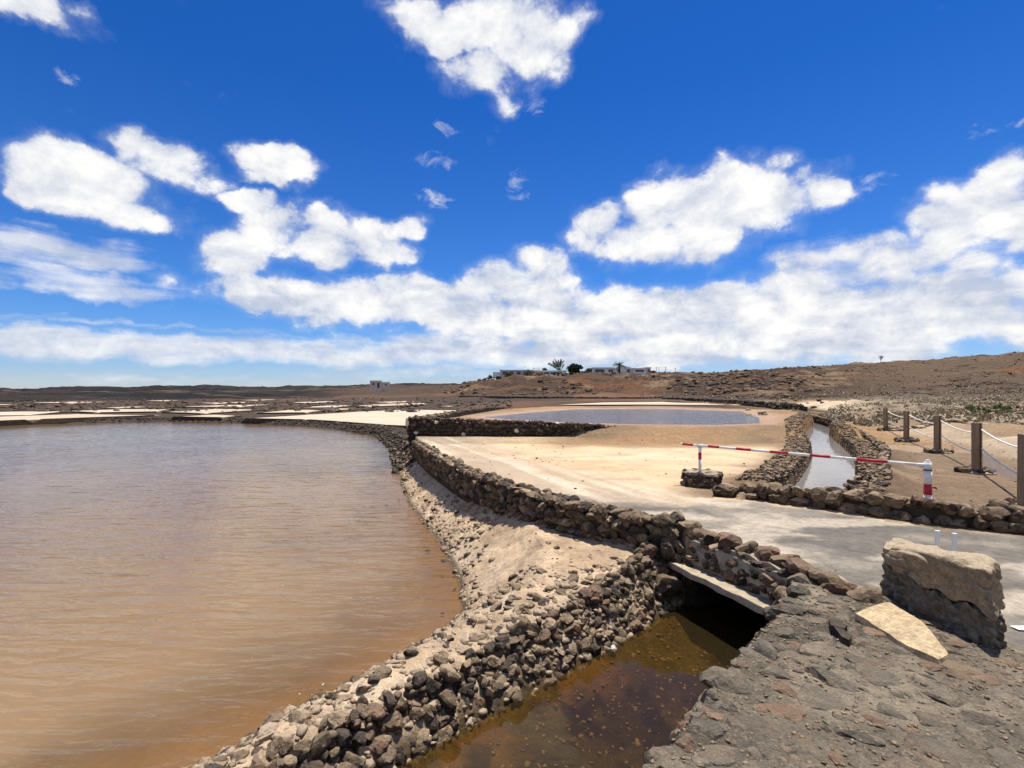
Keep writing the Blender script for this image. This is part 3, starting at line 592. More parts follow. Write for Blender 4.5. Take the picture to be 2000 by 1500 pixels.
# stones -------------------------------------------------------------
def ico(sub):
    bm = bmesh.new(); bmesh.ops.create_icosphere(bm, subdivisions=sub, radius=1)
    V = np.array([v.co[:] for v in bm.verts]); F = np.array([[v.index for v in f.verts] for f in bm.faces]); bm.free(); return V, F
ICO = {k: ico(k) for k in (1, 2, 3, 4)}
def rock_verts(sub, seed, planes=13, rough=.11, sharp=60):
    V, F = ICO[sub]; r = np.random.default_rng(seed)
    n = r.normal(size=(planes, 3)); n /= np.linalg.norm(n, axis=1)[:, None]; d = r.uniform(.50, .98, planes)
    dots = np.maximum(V @ n.T, 1e-3); rad = d[None, :] / dots
    rr = -np.log(np.exp(-sharp * np.minimum(rad, 1.6)).sum(1) + math.exp(-sharp * 1.12)) / sharp
    off = r.uniform(-50, 50, 3)
    nz = np.array([mnoise.fractal(Vector(v * 2.2 + off), .75, 2.2, 5) for v in V])
    return V * (rr + rough * nz)[:, None], F
def rock_lib(sub, n, seed, **kw):
    out = []
    for i in range(n):
        V, F = rock_verts(sub, seed + i, **kw); out.append(mesh_np('stone', V, F, True, R(20)))
    return out
_with = {}
def with_mat(me, m):
    k = (me.name, m.name)
    if k not in _with:
        c = me.copy(); c.materials.clear(); c.materials.append(m); _with[k] = c
    return _with[k]
BIG = rock_lib(3, 10, 100); SML = rock_lib(2, 12, 200, rough=.13)
def rot_rand(flat=1.0):
    return Euler((random.uniform(-.5, .5) * flat, random.uniform(-.5, .5) * flat, random.uniform(0, 6.283)))
def stone(parent, loc, scale, m, lib=None, rot=None, name='stone'):
    me = with_mat(random.choice(lib or BIG), m)
    o = bpy.data.objects.new(name, me); COL.objects.link(o); o.parent = parent
    o.location = loc; o.scale = scale; o.rotation_euler = rot or rot_rand(); return o
ROCK1 = [rock_verts(1, 900 + i, rough=.12) for i in range(16)]; ROCK2 = [rock_verts(2, 950 + i, rough=.12) for i in range(12)]
def stuff_rocks(name, pts, sizes, m, parent=None, lib=None, flat=.7):
    """many small stones as one mesh"""
    lib = lib or ROCK1; VV = []; FF = []; off = 0
    for (x, y, z), s in zip(pts, sizes):
        V, F = lib[random.randrange(len(lib))]
        sc3 = np.array([s * random.uniform(.8, 1.3), s * random.uniform(.7, 1.1), s * random.uniform(.5, .9) * flat / .7])
        Mx = np.array(Euler((random.uniform(-.6, .6), random.uniform(-.6, .6), random.uniform(0, 6.283))).to_matrix())
        VV.append((V * sc3) @ Mx.T + np.array([x, y, z])); FF.append(F + off); off += len(V)
    me = mesh_np(name, np.concatenate(VV), np.concatenate(FF)); o = link(name, me, parent, m); o['kind'] = 'stuff'; return o

# ------------------------------------------------------------------ ground
front = np.radians(np.linspace(-60, 60, 760)); back = np.radians(np.linspace(60, 300, 81)[1:-1])
TH = np.concatenate([front, back]); nA = len(TH)
RR = np.concatenate([np.geomspace(.4, 60, 470)[:-1], np.geomspace(60, 6000, 270)]); nR = len(RR)
gx = (RR[:, None] * np.sin(TH)[None, :]).ravel(); gy = (RR[:, None] * np.cos(TH)[None, :]).ravel()
PG = plan(gx, gy); CC, ROADM = colour(PG)
gz = PG['z'] - np.where(PG['r'] > 900, (PG['r'] - 900) * .004, 0)
idx = np.arange(nR * nA).reshape(nR, nA); nxt = np.roll(idx, -1, 1)
FQ = np.stack([idx[:-1], nxt[:-1], nxt[1:], idx[1:]], -1).reshape(-1, 4)
cen = lambda a: a.reshape(nR, nA)[:-1].ravel()
q = {k: cen(v) for k, v in PG.items()}
zone = np.full(len(FQ), 0)
zone[q['lot']] = 1
zone[q['lot'] & (q['x'] > 5.4 + (q['y'] - 7.5) * .62) & (q['y'] > 6.7)] = 9
zone[(q['bad'] > .3) | ((q['r'] > 30) & (q['x'] > q['y'] * .4) & (q['y'] > 20))] = 9
zone[(q['dpl'] < 3.5) & (q['x'] > -4.3) & (q['y'] > 17)] = 8
zone[q['low']] = 2
zone[(q['tab'] > 1.0) & (q['r'] > 70)] = 3
zone[q['lava'] > .4] = 4
zone[q['dp'] < 0] = 5
zone[(cen(ROADM) > .5)] = 7
zone[(q['dpf'] < 0) & (q['dc'] > 0)] = 10
zone[q['dc'] < 0] = 6
zone[q['dr'] < 0] = 11
ZN = {0: ('salt_flats_ground', 'earth'), 1: ('sand_ground', 'sand'), 2: ('embankment', 'rubble_earth'), 3: ('hillside', 'hill'), 4: ('lava_field', 'hill'), 5: ('pond_bed', 'sand'),
      6: ('canal_bed', 'earth'), 7: ('road', 'road'), 8: ('reservoir_bank', 'earth'), 9: ('fence_side_ground', 'earth'), 10: ('stone_paving', 'mortar_bed'), 11: ('reservoir_bed', 'sand')}
GV = np.stack([gx, gy, gz], 1); ZO = {}
def ground_obj(name, V, F, C, m):
    me = mesh_np(name, V, F); a = me.color_attributes.new('Col', 'FLOAT_COLOR', 'POINT')
    a.data.foreach_set('color', np.concatenate([C, np.ones((len(C), 1))], 1).astype(np.float32).ravel())
    o = link(name, me, None, m); o['kind'] = 'structure'; return o
# shared vertex normals, so that the sheets join without seams
e1 = GV[FQ[:, 1]] - GV[FQ[:, 0]]; e2 = GV[FQ[:, 2]] - GV[FQ[:, 0]]; e3 = GV[FQ[:, 3]] - GV[FQ[:, 0]]
fn = np.cross(e1, e2) + np.cross(e2, e3); VN = np.zeros_like(GV)
for k in range(4): np.add.at(VN, FQ[:, k], fn)
VN /= np.linalg.norm(VN, axis=1)[:, None] + 1e-12
for zid, (nm, mk) in ZN.items():
    f = FQ[zone == zid]
    if not len(f): continue
    u, inv = np.unique(f, return_inverse=True)
    o = ground_obj(nm, GV[u], inv.reshape(-1, 4), CC[u], M[mk]); ZO[nm] = o
    o.data.normals_split_custom_set_from_vertices(VN[u].astype(np.float32))
ctr = MB(); ctr.prism([(.45 * math.cos(a), .45 * math.sin(a)) for a in np.linspace(0, 6.283, 17)[:-1]], -.2, .06)
tag(ctr.build('footing_ground', M['mortar'], None), kind='structure')

# water sheets
def sheet(name, poly, z, m, label=None):
    bm = bmesh.new(); vs = [bm.verts.new((x, y, z)) for x, y in poly]; f = bm.faces.new(vs); bm.normal_update()
    if f.normal.z < 0: f.normal_flip()
    bmesh.ops.triangulate(bm, faces=bm.faces); me = bpy.data.meshes.new(name); bm.to_mesh(me); bm.free()
    o = link(name, me, None, m); o['kind'] = 'structure'
    if label: o['label'] = label
    return o
fpond = FQ[q['dp'] < .25]; u_, inv_ = np.unique(fpond, return_inverse=True)
mk_ = np.clip(.25 + .55 * smooth(0, 1.8, -PG['dp'][u_] + (fbm(gx[u_] / 1.1, gy[u_] / 1.1, 4, 301) - .5) * 1.3), 0, 1)
pw_ = ground_obj('pond_water', np.stack([gx[u_], gy[u_], np.full(len(u_), POND_Z)], 1), inv_.reshape(-1, 4), np.stack([mk_] * 3, 1), M['pond_water']); pw_['label'] = 'wide shallow brown salt pond with small ripples'
sheet('canal_water', CANAL, CANAL_Z, M['canal_water'], 'dark clear water of the canal by the culvert')
sheet('reservoir_water', RES, RES_Z, M['res_water'], 'blue water of the raised basin behind the retaining wall')
def offset(line, d):
    out = []
    for i, p in enumerate(line):
        a = Vector(line[max(i - 1, 0)]); b = Vector(line[min(i + 1, len(line) - 1)]); t = (b - a).normalized()
        out.append((p[0] - t.y * d, p[1] + t.x * d))
    return out
def resample(line, step):
    P = np.array(line, float); L = np.concatenate([[0], np.cumsum(np.hypot(*np.diff(P, axis=0).T))]); n = max(2, int(L[-1] / step) + 1)
    s = np.linspace(0, L[-1], n); return list(zip(np.interp(s, L, P[:, 0]), np.interp(s, L, P[:, 1])))
CHs = resample(CHAN, 1.0)
sheet('channel_water', offset(CHs[:95], .64) + offset(CHs[:95], -.64)[::-1], CHAN_Z, M['chan_water'], 'narrow water channel winding behind the barrier')

# salt pans on the flats -------------------------------------------------
pans = [[(476, 817.5), (600, 810), (700, 804), (789, 800), (946, 802), (850, 810), (797, 817), (797, 833), (754, 831), (663, 824), (600, 820)],
        [(336, 814), (420, 809.5), (470, 812), (440, 816)], [(315, 805), (420, 798.5), (520, 800), (400, 808)], [(497, 807), (560, 801), (660, 799.5), (600, 806)],
        [(-160, 808), (0, 804), (140, 803), (60, 811.5), (-160, 815)], [(-160, 818), (0, 813.5), (150, 808.5), (315, 811), (60, 820), (-160, 829)],
        [(122, 803), (240, 799), (335, 799), (310, 804), (190, 806)], [(600, 800), (670, 797), (700, 799.5), (640, 802.5)],
        [(677, 792), (770, 788), (845, 786.5), (830, 790), (720, 794.5)], [(850, 794), (960, 788.5), (1070, 788), (1040, 792), (930, 796)],
        [(-100, 792), (20, 789), (34, 790.5), (-100, 794.5)], [(40, 786.5), (140, 784.5), (225, 785), (140, 788)], [(275, 783), (330, 781), (355, 782), (320, 784)],
        [(330, 795), (440, 791), (540, 790), (470, 795)], [(460, 781.5), (530, 779.8), (545, 781), (500, 783)], [(560, 797), (640, 792), (720, 790.5), (650, 796)],
        [(380, 787), (480, 785), (500, 786.5), (420, 789)], [(560, 786), (640, 783.5), (665, 785), (600, 788)], [(195, 796.5), (260, 793.5), (300, 795), (230, 798)], [(720, 785.5), (800, 783), (840, 784), (760, 787)]]
pan_words = ['broad cream salt pan beside the corner of the retaining wall', 'small pale salt pan just beyond the pond dike', 'long pale salt pan in the second row beyond the dike', 'narrow pale salt pan behind the broad cream one',
             'white salt pan at the frame edge, second from the pond', 'white salt pan along the dike at the frame edge', 'tan salt pan behind the two white pans', 'little pale pan touching the broad cream pan',
             'thin pale pan below the tan cube house', 'thin pale pan under the foot of the house hill', 'thin white strip of salt at the far frame edge', 'thin white strip of salt before the lava', 'short white salt strip with heaps far out on the flats',
             'pale pan in the middle rows of the flats', 'tiny white salt pan farthest out on the flats', 'pale pan between the dark dikes of the middle flats', 'thin salt strip between dark lava walls', 'thin pale pan behind the middle flats', 'small tan pan among the brown flats', 'thin pale pan nearest the slope of the tan house']
for pp, lab in zip(pans, pan_words):
    z = -.60; b = MB(); b.prism([G(a, c, z) for a, c in pp], -1.2, z); o = b.build('salt_pan', M['salt']); tag(o, lab, kind='structure')
    # dark low dike around the pan
    loop = [G(a, c, z) for a, c in pp]; far = max(p[1] for p in loop); w = .25 + far * .003
    d = MB(); L = loop + [loop[0]]
    for (x0, y0), (x1, y1) in zip(L[:-1], L[1:]):
        ln = math.hypot(x1 - x0, y1 - y0); d.box(((x0 + x1) / 2, (y0 + y1) / 2, -.75), (ln + w, w, .40), math.atan2(y1 - y0, x1 - x0), .82)
    od = d.build('pan_dike', M['lava_dark']); tag(od, 'low dark stone dike round the ' + lab.split(' salt')[0].split(' pan')[0] + ' pan, ' + ' '.join(lab.split()[-5:]), kind='structure')
sheet('back_pan', [G(1090, 790.5, .2), G(1180, 786, .2), G(1330, 784.5, .2), G(1452, 787.5, .2), G(1450, 791, .2), G(1250, 790, .2)], .2, M['salt'], 'cream salt pan behind the blue basin')

# ------------------------------------------------------------------ stone walls
def emit(parent, S, nmax, mats, pname='stone'):
    """S: (loc, scale, euler).  The nmax that show largest become parts, the rest one heap of small stones."""
    S = sorted(S, key=lambda s: -max(s[1]) / (math.dist(s[0], (0, 0, EYE)) + .01))
    for loc, scl, rot in S[:nmax]:
        big = max(scl) / math.dist(loc, (0, 0, EYE)) > .010
        stone(parent, loc, scl, random.choice(mats), BIG if big else SML, rot, pname)
    rest = S[nmax:]
    if rest:
        VV = []; FF = []; off = 0
        for loc, scl, rot in rest:
            lib = ROCK2 if max(scl) / math.dist(loc, (0, 0, EYE)) > .006 else ROCK1
            V, F = lib[random.randrange(len(lib))]
            VV.append((V * np.array(scl)) @ np.array(rot.to_matrix()).T + np.array(loc)); FF.append(F + off); off += len(V)
        o = link('small_stones', mesh_np('small_stones', np.concatenate(VV), np.concatenate(FF)), parent, mats[0]); o['kind'] = 'stuff'
def wall(name, label, line, zb, zt, thick, size, nmax, mats, back=0, core='dark_core', batter=.0, topfac=1.0, jit=1.0, gap=.86, tops=True, both=False, coremat=None, grow=None):
    """line: foot of the visible face; the wall's body lies on its left for thick > 0; zb, zt: functions (x, y) -> height"""
    t = thing(name, label, 'wall', (line[0][0], line[0][1], 0)); t.location = (0, 0, 0)
    L = resample(line, .12); sgn = 1 if thick > 0 else -1; T = abs(thick)
    a = offset(L, sgn * size * .42); c = offset(L, sgn * (T - size * .3)); V = []; F = []
    for (x0, y0), (x1, y1), (lx, ly) in zip(a, c, L):
        b_, t_ = zb(lx, ly) - .15, zt(lx, ly) - size * .33
        V += [(x0, y0, b_), (x0 + (x1 - x0) * .15, y0 + (y1 - y0) * .15, t_), (x1, y1, t_), (x1, y1, b_)]
    for i in range(len(L) - 1):
        for k in range(4): j = (k + 1) % 4; F.append((4 * i + k, 4 * i + j, 4 * i + 4 + j, 4 * i + 4 + k))
    F += [(0, 1, 2, 3), tuple(4 * (len(L) - 1) + k for k in (3, 2, 1, 0))]
    me = bpy.data.meshes.new('core'); me.from_pydata(V, [], F); link('core', me, t, coremat or M[core])
    S = []
    def face(side, zb_):
        P = np.array(line, float); 
        Ls = np.concatenate([[0], np.cumsum(np.hypot(*np.diff(P, axis=0).T))]); h = 0; row = 0
        hmax = max(zt(*p) - zb_(*p) for p in L)
        while h < hmax + size * .2:
            s = random.uniform(0, size)
            while s < Ls[-1]:
                g_ = size * random.uniform(.62, 1.35) * (grow(s / Ls[-1]) if grow else 1)
                x, y = np.interp(s, Ls, P[:, 0]), np.interp(s, Ls, P[:, 1]); i = min(np.searchsorted(Ls, s, 'right') - 1, len(P) - 2); tx, ty = P[i + 1] - P[i]; ln = math.hypot(tx, ty); tx /= ln; ty /= ln
                z0, z1 = zb_(x, y), zt(x, y); z = z0 + h + size * .33 + random.uniform(-.2, .2) * size
                if z < z1 - size * .15:
                    o_ = (size * .38 if side == 0 else T - size * .38) + batter * (z - z0) + random.uniform(-.1, .1) * size
                    S.append(((x - ty * sgn * o_, y + tx * sgn * o_, z), (g_ * .60, size * .52, size * random.uniform(.40, .58)), Euler((random.uniform(-.25, .25) * jit, random.uniform(-.3, .3) * jit, math.atan2(ty, tx) + random.uniform(-.3, .3) * jit))))
                s += g_ * gap
            h += size * .78; row += 1
    face(0, zb)
    if both: face(1, lambda x, y: zt(x, y) - both)
    if tops:
        P = np.array(line, float); Ls = np.concatenate([[0], np.cumsum(np.hypot(*np.diff(P, axis=0).T))])
        nrow = max(1, int(T / (size * .85)))
        for k in range(nrow):
            s = random.uniform(0, size)
            while s < Ls[-1]:
                g_ = size * random.uniform(.7, 1.3) * topfac * (grow(s / Ls[-1]) if grow else 1)
                x, y = np.interp(s, Ls, P[:, 0]), np.interp(s, Ls, P[:, 1]); i = min(np.searchsorted(Ls, s, 'right') - 1, len(P) - 2); tx, ty = P[i + 1] - P[i]; ln = math.hypot(tx, ty); tx /= ln; ty /= ln
                o_ = (k + .5) / nrow * T * .9 + random.uniform(-.12, .12) * size
                S.append(((x - ty * sgn * o_, y + tx * sgn * o_, zt(x, y) - size * .28 + random.uniform(-.12, .12) * size), (g_ * .58, size * .5, size * random.uniform(.3, .45)), Euler((random.uniform(-.3, .3), random.uniform(-.3, .3), math.atan2(ty, tx) + random.uniform(-.5, .5)))))
                s += g_ * .9
    emit(t, S, nmax, mats)
    return t
H0 = lambda v: (lambda x, y: v)
def Hgrid(line, off=0.0):                   # ground height along a line, sampled once
    L = resample(line, .25); p = plan(np.array([a for a, _ in L]), np.array([b for _, b in L])); z = p['z']; A = np.array(L)
    return lambda x, y: float(z[np.argmin((A[:, 0] - x) ** 2 + (A[:, 1] - y) ** 2)]) + off

# track wall between the sandy track and the rubble strip
foot = offset(WALL[:-1], .03)
wzt = lambda x, y: float(np.interp(y, [6.3, 7.5, 10, 14, 18], [.17, .20, .19, .17, .12]))
wzb = lambda x, y: -.34
wall('track_wall', 'long dry stone wall of dark lava along the sandy track above the pond', foot, wzb, wzt, -.42, .185, 300, [M['lava'], M['lava'], M['lava_tan'], M['lava_dark']],
     grow=lambda f: 1.15 - .3 * f, both=.2)

# retaining wall of the blue basin
rt = [(-4.2, 20.7), (-2, 20.62), (1, 20.52), (4.9, 20.40)]
wall('retaining_wall', 'tall dark stone retaining wall below the blue basin', rt, H0(-.12), lambda x, y: float(np.interp(x, [-4.3, 0, 3, 4.9], [.76, .64, .52, .36])), .5, .20, 290, [M['lava_dark']] * 30 + [M['lava']] * 6 + [M['pale_salt']], jit=.7, gap=.8)
wall('basin_side_wall', 'dark stone wall running back from the retaining wall corner', [(-4.3, 21.1), (-3.9, 24), (-3.2, 30), (-1.6, 37)], H0(-.7), H0(.70), -.5, .26, 110, [M['lava_dark'], M['lava']], jit=.8)

# wall beyond the road
fw = [(3.45, 8.75), (3.8, 8.6), (4.16, 8.4), (4.68, 7.85), (5.1, 7.45), (5.6, 6.98), (6.3, 6.5), (7.6, 5.9), (9.5, 5.2)]
wall('roadside_wall', 'low wall of large grey lava blocks beyond the road, in front of the barrier', fw, H0(-.04), lambda x, y: float(np.interp(x, [3.4, 3.9, 5, 7], [.12, .24, .31, .33])), .38, .24, 230, [M['lava'], M['lava'], M['lava_tan']], jit=.8, gap=.8)

# banks of the upper channel
chl = [p for p in CHs if p[1] > 8.7]
nl = min(len(chl), 34)
def bank_wall(name, label, side, o_in, o_out, nmax, hz, size=.13, start=0, stop=34):
    t = thing(name, label, 'wall'); S = []
    seg = resample(chl[start:stop], .11)
    for k in range(int(len(seg) * 7)):
        i = random.randrange(1, len(seg) - 1); x, y = seg[i]; tx, ty = seg[i + 1][0] - seg[i - 1][0], seg[i + 1][1] - seg[i - 1][1]; ln = math.hypot(tx, ty) + 1e-6; tx /= ln; ty /= ln
        o_ = random.uniform(o_in, o_out) * side; S.append((x - ty * o_, y + tx * o_, size * random.uniform(.45, 1.0)))
    p = plan(np.array([s[0] for s in S]), np.array([s[1] for s in S]))['z']
    T = [((x, y, max(z, CHAN_Z) + random.uniform(-.2, .35) * s * .5), (s * .6, s * .5, s * .42), rot_rand(1.2)) for (x, y, s), z in zip(S, p)]
    # upright facing stones at the water
    for i in range(1, len(seg) - 1):
        x, y = seg[i]; tx, ty = seg[i + 1][0] - seg[i - 1][0], seg[i + 1][1] - seg[i - 1][1]; ln = math.hypot(tx, ty) + 1e-6; tx /= ln; ty /= ln
        for lv in (-.18, -.06, .06, .14):
            o_ = side * (o_in - .04 + .12 * (lv + .2)); s = size * random.uniform(.55, .9)
            T.append(((x - ty * o_, y + tx * o_, lv + random.uniform(-.04, .04)), (s * .6, s * .5, s * .45), rot_rand()))
    emit(t, T, nmax, [M['lava'], M['lava'], M['lava_dark'], M['lava_tan']]); return t
bank_wall('channel_bank', 'rubble bank along the channel on the side of the pale sand', 1, .60, 1.25, 290, .3)
bank_wall('channel_bank', 'rubble bank along the channel on the side of the rope fence', -1, .60, 1.1, 250, .3)
w2 = [G(1716, 945, .0), G(1712, 915, 0), G(1722, 890, .0), G(1690, 862, 0), G(1655, 842, 0), G(1640, 834, 0), G(1600, 822, 0), G(1545, 808, 0)]
wall('field_wall', 'thin broken stone wall between the channel and the rope fence', w2, H0(-.05), H0(.26), -.28, .2, 150, [M['lava'], M['lava_tan'], M['lava_dark']], jit=1.4)
w3 = [G(1560, 806, .1), G(1500, 798, .1), G(1440, 791.5, .1), G(1370, 786.5, .1), G(1290, 782.5, .1)]
wall('far_channel_wall', 'dark stone wall of the channel curving away towards the house hill', w3, H0(-.3), H0(.75), -.8, .5, 90, [M['lava_dark']], jit=1.2)
w4 = [G(1290, 781.5, .1), G(1150, 780.5, .1), G(1000, 780, 0), G(900, 779, -.2)]
wall('hill_foot_wall', 'dark stone wall along the foot of the house hill', w4, H0(-.8), H0(.75), 1.0, .6, 80, [M['lava_dark']], jit=1.2)

# dike on the far side of the pond: a ridge of dark stones
t = thing('pond_dike', 'dark rubble dike curving round the far edge of the brown pond', 'dike')
dl = [p for p in SHORE if p[1] > 16.5 and p[0] > -64]; seg = resample(dl, .2); S = []
for k in range(3600):
    f = random.random() ** 1.5; i = 1 + int(f * (len(seg) - 3)); x, y = seg[i]; tx, ty = seg[i + 1][0] - seg[i - 1][0], seg[i + 1][1] - seg[i - 1][1]; ln = math.hypot(tx, ty); tx /= ln; ty /= ln
    o_ = random.uniform(-.1, 2.3); S.append((x + ty * o_, y - tx * o_, random.uniform(.10, .24)))
pz = plan(np.array([s[0] for s in S]), np.array([s[1] for s in S]))
T = [((x, y, z + .03), (s * .6, s * .5, s * .42), rot_rand()) for (x, y, s), z, lo in zip(S, pz['z'], pz['lot']) if not lo]
emit(t, T, 260, [M['lava_dark'], M['lava_dark'], M['lava']])

# ------------------------------------------------------------------ the rubble strip and the canal bank
EMB = ZO['embankment']
xs = rng.uniform(-6, 2.6, 60000); ys = rng.uniform(1.5, 18.5, 60000); p = plan(xs, ys)
clump = fbm(xs / .8, ys / .8, 3, 77)
band = np.exp(-(p['dp'] / .30) ** 2) * .8 + np.exp(-(p['dc'] / .55) ** 2) * .55 + .95 * smooth(.42, .60, clump)
band = band + .25 * (ys < 6.6)
ok = p['low'] & (p['dc'] > .03) & (p['dp'] > .01) & (rng.random(60000) < np.clip(band, 0.07, 1) * .60) & (np.abs(xs) < ys * 1.15)
S = []
for x, y, z, dc_, dp_ in zip(xs[ok], ys[ok], p['z'][ok], p['dc'][ok], p['dp'][ok]):
    s = .014 + .062 * random.random() ** 3.2
    if dc_ < .8: s = .022 + .055 * random.random() ** 1.8
    if random.random() < .035: s *= 1.5
    S.append(((x, y, z + random.uniform(-.5, .08) * s), (s * random.uniform(.9, 1.35), s * random.uniform(.75, 1.1), s * random.uniform(.55, .9)), rot_rand(1.2)))
print('rubble', len(S))
emit(EMB, [s for s in S if s[1][0] > .06], 296, [M['lava_tan'], M['lava'], M['lava'], M['rubble'], M['lava_dark']]); emit(EMB, [s for s in S if s[1][0] <= .06], 0, [M['rubble']])
# facing of the canal's bank below the rubble
t = thing('canal_bank_wall', 'mortared wall of brown lava stones lining the canal on the pond side', 'wall')
cl = resample(CAN_L[:6], .09); S = []
for i, (x, y) in enumerate(cl):
    if y < 1.8: break
    tx, ty = (cl[min(i + 1, len(cl) - 1)][0] - cl[max(i - 1, 0)][0]), (cl[min(i + 1, len(cl) - 1)][1] - cl[max(i - 1, 0)][1]); ln = math.hypot(tx, ty); tx /= ln; ty /= ln
    top = float(np.interp(y, [2, 3, 4, 5, 6, 6.3], [-.55, -.52, -.46, -.38, -.25, -.12]))
    z = -.86; k = 0
    while z < top:
        s = (.04 + .065 * random.random() ** 1.6) * (1.15 if y > 5 else 1.0); o_ = -(.055 + (z + .86) * .62 + random.uniform(-.03, .03))
        S.append(((x - ty * o_, y + tx * o_, z), (s * random.uniform(.8, 1.1), s * .8, s * random.uniform(.65, .9)), Euler((random.uniform(-.5, .5), random.uniform(-.5, .5), random.uniform(0, 6.28)))))
        z += s * .78
for (px, py, zz, s) in [(1293, 1150, -.55, .26), (1265, 1080, -.22, .2), (1300, 1075, -.16, .18), (1322, 1098, -.3, .16), (1240, 1120, -.35, .15)]:
    x, y = G(px, py, zz); S.append(((x + .05, y + .1, zz), (s * .75, s * .6, s * .6), rot_rand()))
emit(t, S, 295, [M['lava'], M['lava_tan'], M['lava_dark'], M['lava'], M['lava_red']])

# ------------------------------------------------------------------ culvert
cul = thing('culvert', 'low culvert with a tan concrete lintel where the canal passes under the road', 'culvert')
c0, c1 = Vector(CUL0), Vector(CUL1); cd = (c1 - c0).normalized(); cn = Vector(CN).normalized()
def cpt(s, o_, z): q_ = c0 + cd * s + cn * o_; return (q_.x, q_.y, z)
CL = (c1 - c0).length
def rough_block(name, m, parent, s0, s1, o0, o1, z0, z1, ns=40, no=6, nz=5, amp=.02, seed=0, f=9):
    bm = bmesh.new(); bmesh.ops.create_cube(bm, size=1)
    bmesh.ops.subdivide_edges(bm, edges=bm.edges[:], cuts=14, use_grid_fill=True)
    for v in bm.verts:
        q_ = cpt(s0 + (v.co.x + .5) * (s1 - s0), o0 + (v.co.y + .5) * (o1 - o0), z0 + (v.co.z + .5) * (z1 - z0)); q_ = Vector(q_)
        v.co = q_ + mnoise.noise_vector(q_ * f + Vector((seed, 0, 0))) * amp + mnoise.noise_vector(q_ * f * 3.1) * amp * .4
    me = bpy.data.meshes.new(name); bm.to_mesh(me); bm.free()
    for p_ in me.polygons: p_.use_smooth = True
    return link(name, me, parent, m)
rough_block('lintel', M['concrete'], cul, -.10, CL + .06, -.13, .10, -.385, -.315, amp=.018, f=7)
rough_block('face', M['mortar'], cul, -.12, CL + .15, .10, .36, -.34, -.02, amp=.05, seed=4)
rough_block('roof_slab', M['concrete'], cul, -.2, CL + .2, .3, 1.7, -.34, -.012, amp=.0)
for s_ in (.05, CL - .02): rough_block('cheek_wall', M['lava'], cul, s_ - .06, s_ + .06, .0, 1.6, -1.1, -.3, amp=.03, seed=s_)
rough_block('end_wall', M['dark_core'], cul, -.1, CL + .1, 1.45, 1.6, -1.1, -.3, amp=.02)
# deck of the road above, same surface as the road
ss, oo = np.meshgrid(np.linspace(-.25, CL + .12, 60), np.linspace(.22, 1.75, 60), indexing='ij')
dx = c0.x + cd.x * ss + cn.x * oo; dy = c0.y + cd.y * ss + cn.y * oo
pd_ = plan(dx.ravel(), dy.ravel()); pd2 = dict(pd_); pd2['dc'] = np.ones_like(pd_['dc']); pd2['lot'] = np.ones_like(pd_['lot']); pd2['droad'] = np.full_like(pd_['droad'], -1.0); pd2['low'] = np.zeros_like(pd_['low']); dcol, _ = colour(pd2)
ii = np.arange(3600).reshape(60, 60); fq = np.stack([ii[:-1, :-1], ii[1:, :-1], ii[1:, 1:], ii[:-1, 1:]], -1).reshape(-1, 4)
edge = np.minimum(np.minimum(ss + .25, CL + .12 - ss), np.minimum(oo - .22, 1.75 - oo)).ravel()
ground_obj('road_deck', np.stack([dx.ravel(), dy.ravel(), .008 * smooth(0, .2, edge) - .006 * (edge < .01)], 1), fq, dcol, M['road'])
# parapet of stones set in mortar on the lintel
par = thing('parapet', 'short parapet of reddish stones bedded in pale mortar above the culvert', 'wall')
for k, s_ in enumerate(np.linspace(-.12, CL + .75, 11)):
    w_ = random.uniform(.12, .17); stone(par, cpt(s_, .24 + random.uniform(-.04, .05) - max(0, s_ - CL) * .12, .045 + random.uniform(-.03, .04)), (w_ * 1.15, .14, .12), M['lava_red'] if k % 2 else M['lava'], BIG, Euler((random.uniform(-.3, .3), random.uniform(-.3, .3), math.atan2(cd.y, cd.x) + random.uniform(-.4, .4))))
for lv, zz in enumerate((-.25, -.13, -.02)):
    s_ = -.1
    while s_ < CL + .12:
        w_ = random.uniform(.06, .15); stone(par, cpt(s_ + w_ * .5, .10 + lv * .03 + random.uniform(-.035, .03), zz + random.uniform(-.03, .03)), (w_ * .75, w_ * .6, random.uniform(.055, .085)), random.choice([M['lava'], M['lava_tan'], M['lava_dark'], M['lava_red']]), BIG, Euler((random.uniform(-.3, .3), random.uniform(-.3, .3), math.atan2(cd.y, cd.x) + random.uniform(-.3, .3))))
        s_ += w_ * random.uniform(1.0, 1.5)
for k in range(14):
    s_ = random.uniform(-.1, CL + .7); w_ = random.uniform(.04, .07); stone(par, cpt(s_, .36 + random.uniform(-.06, .06) - max(0, s_ - CL) * .12, .02), (w_ * 1.3, w_, w_ * .8), M['lava_tan'], BIG)
rough_block('mortar_bed', M['mortar'], par, -.16, CL + .45, .14, .42, -.06, .03, amp=.05, seed=9)

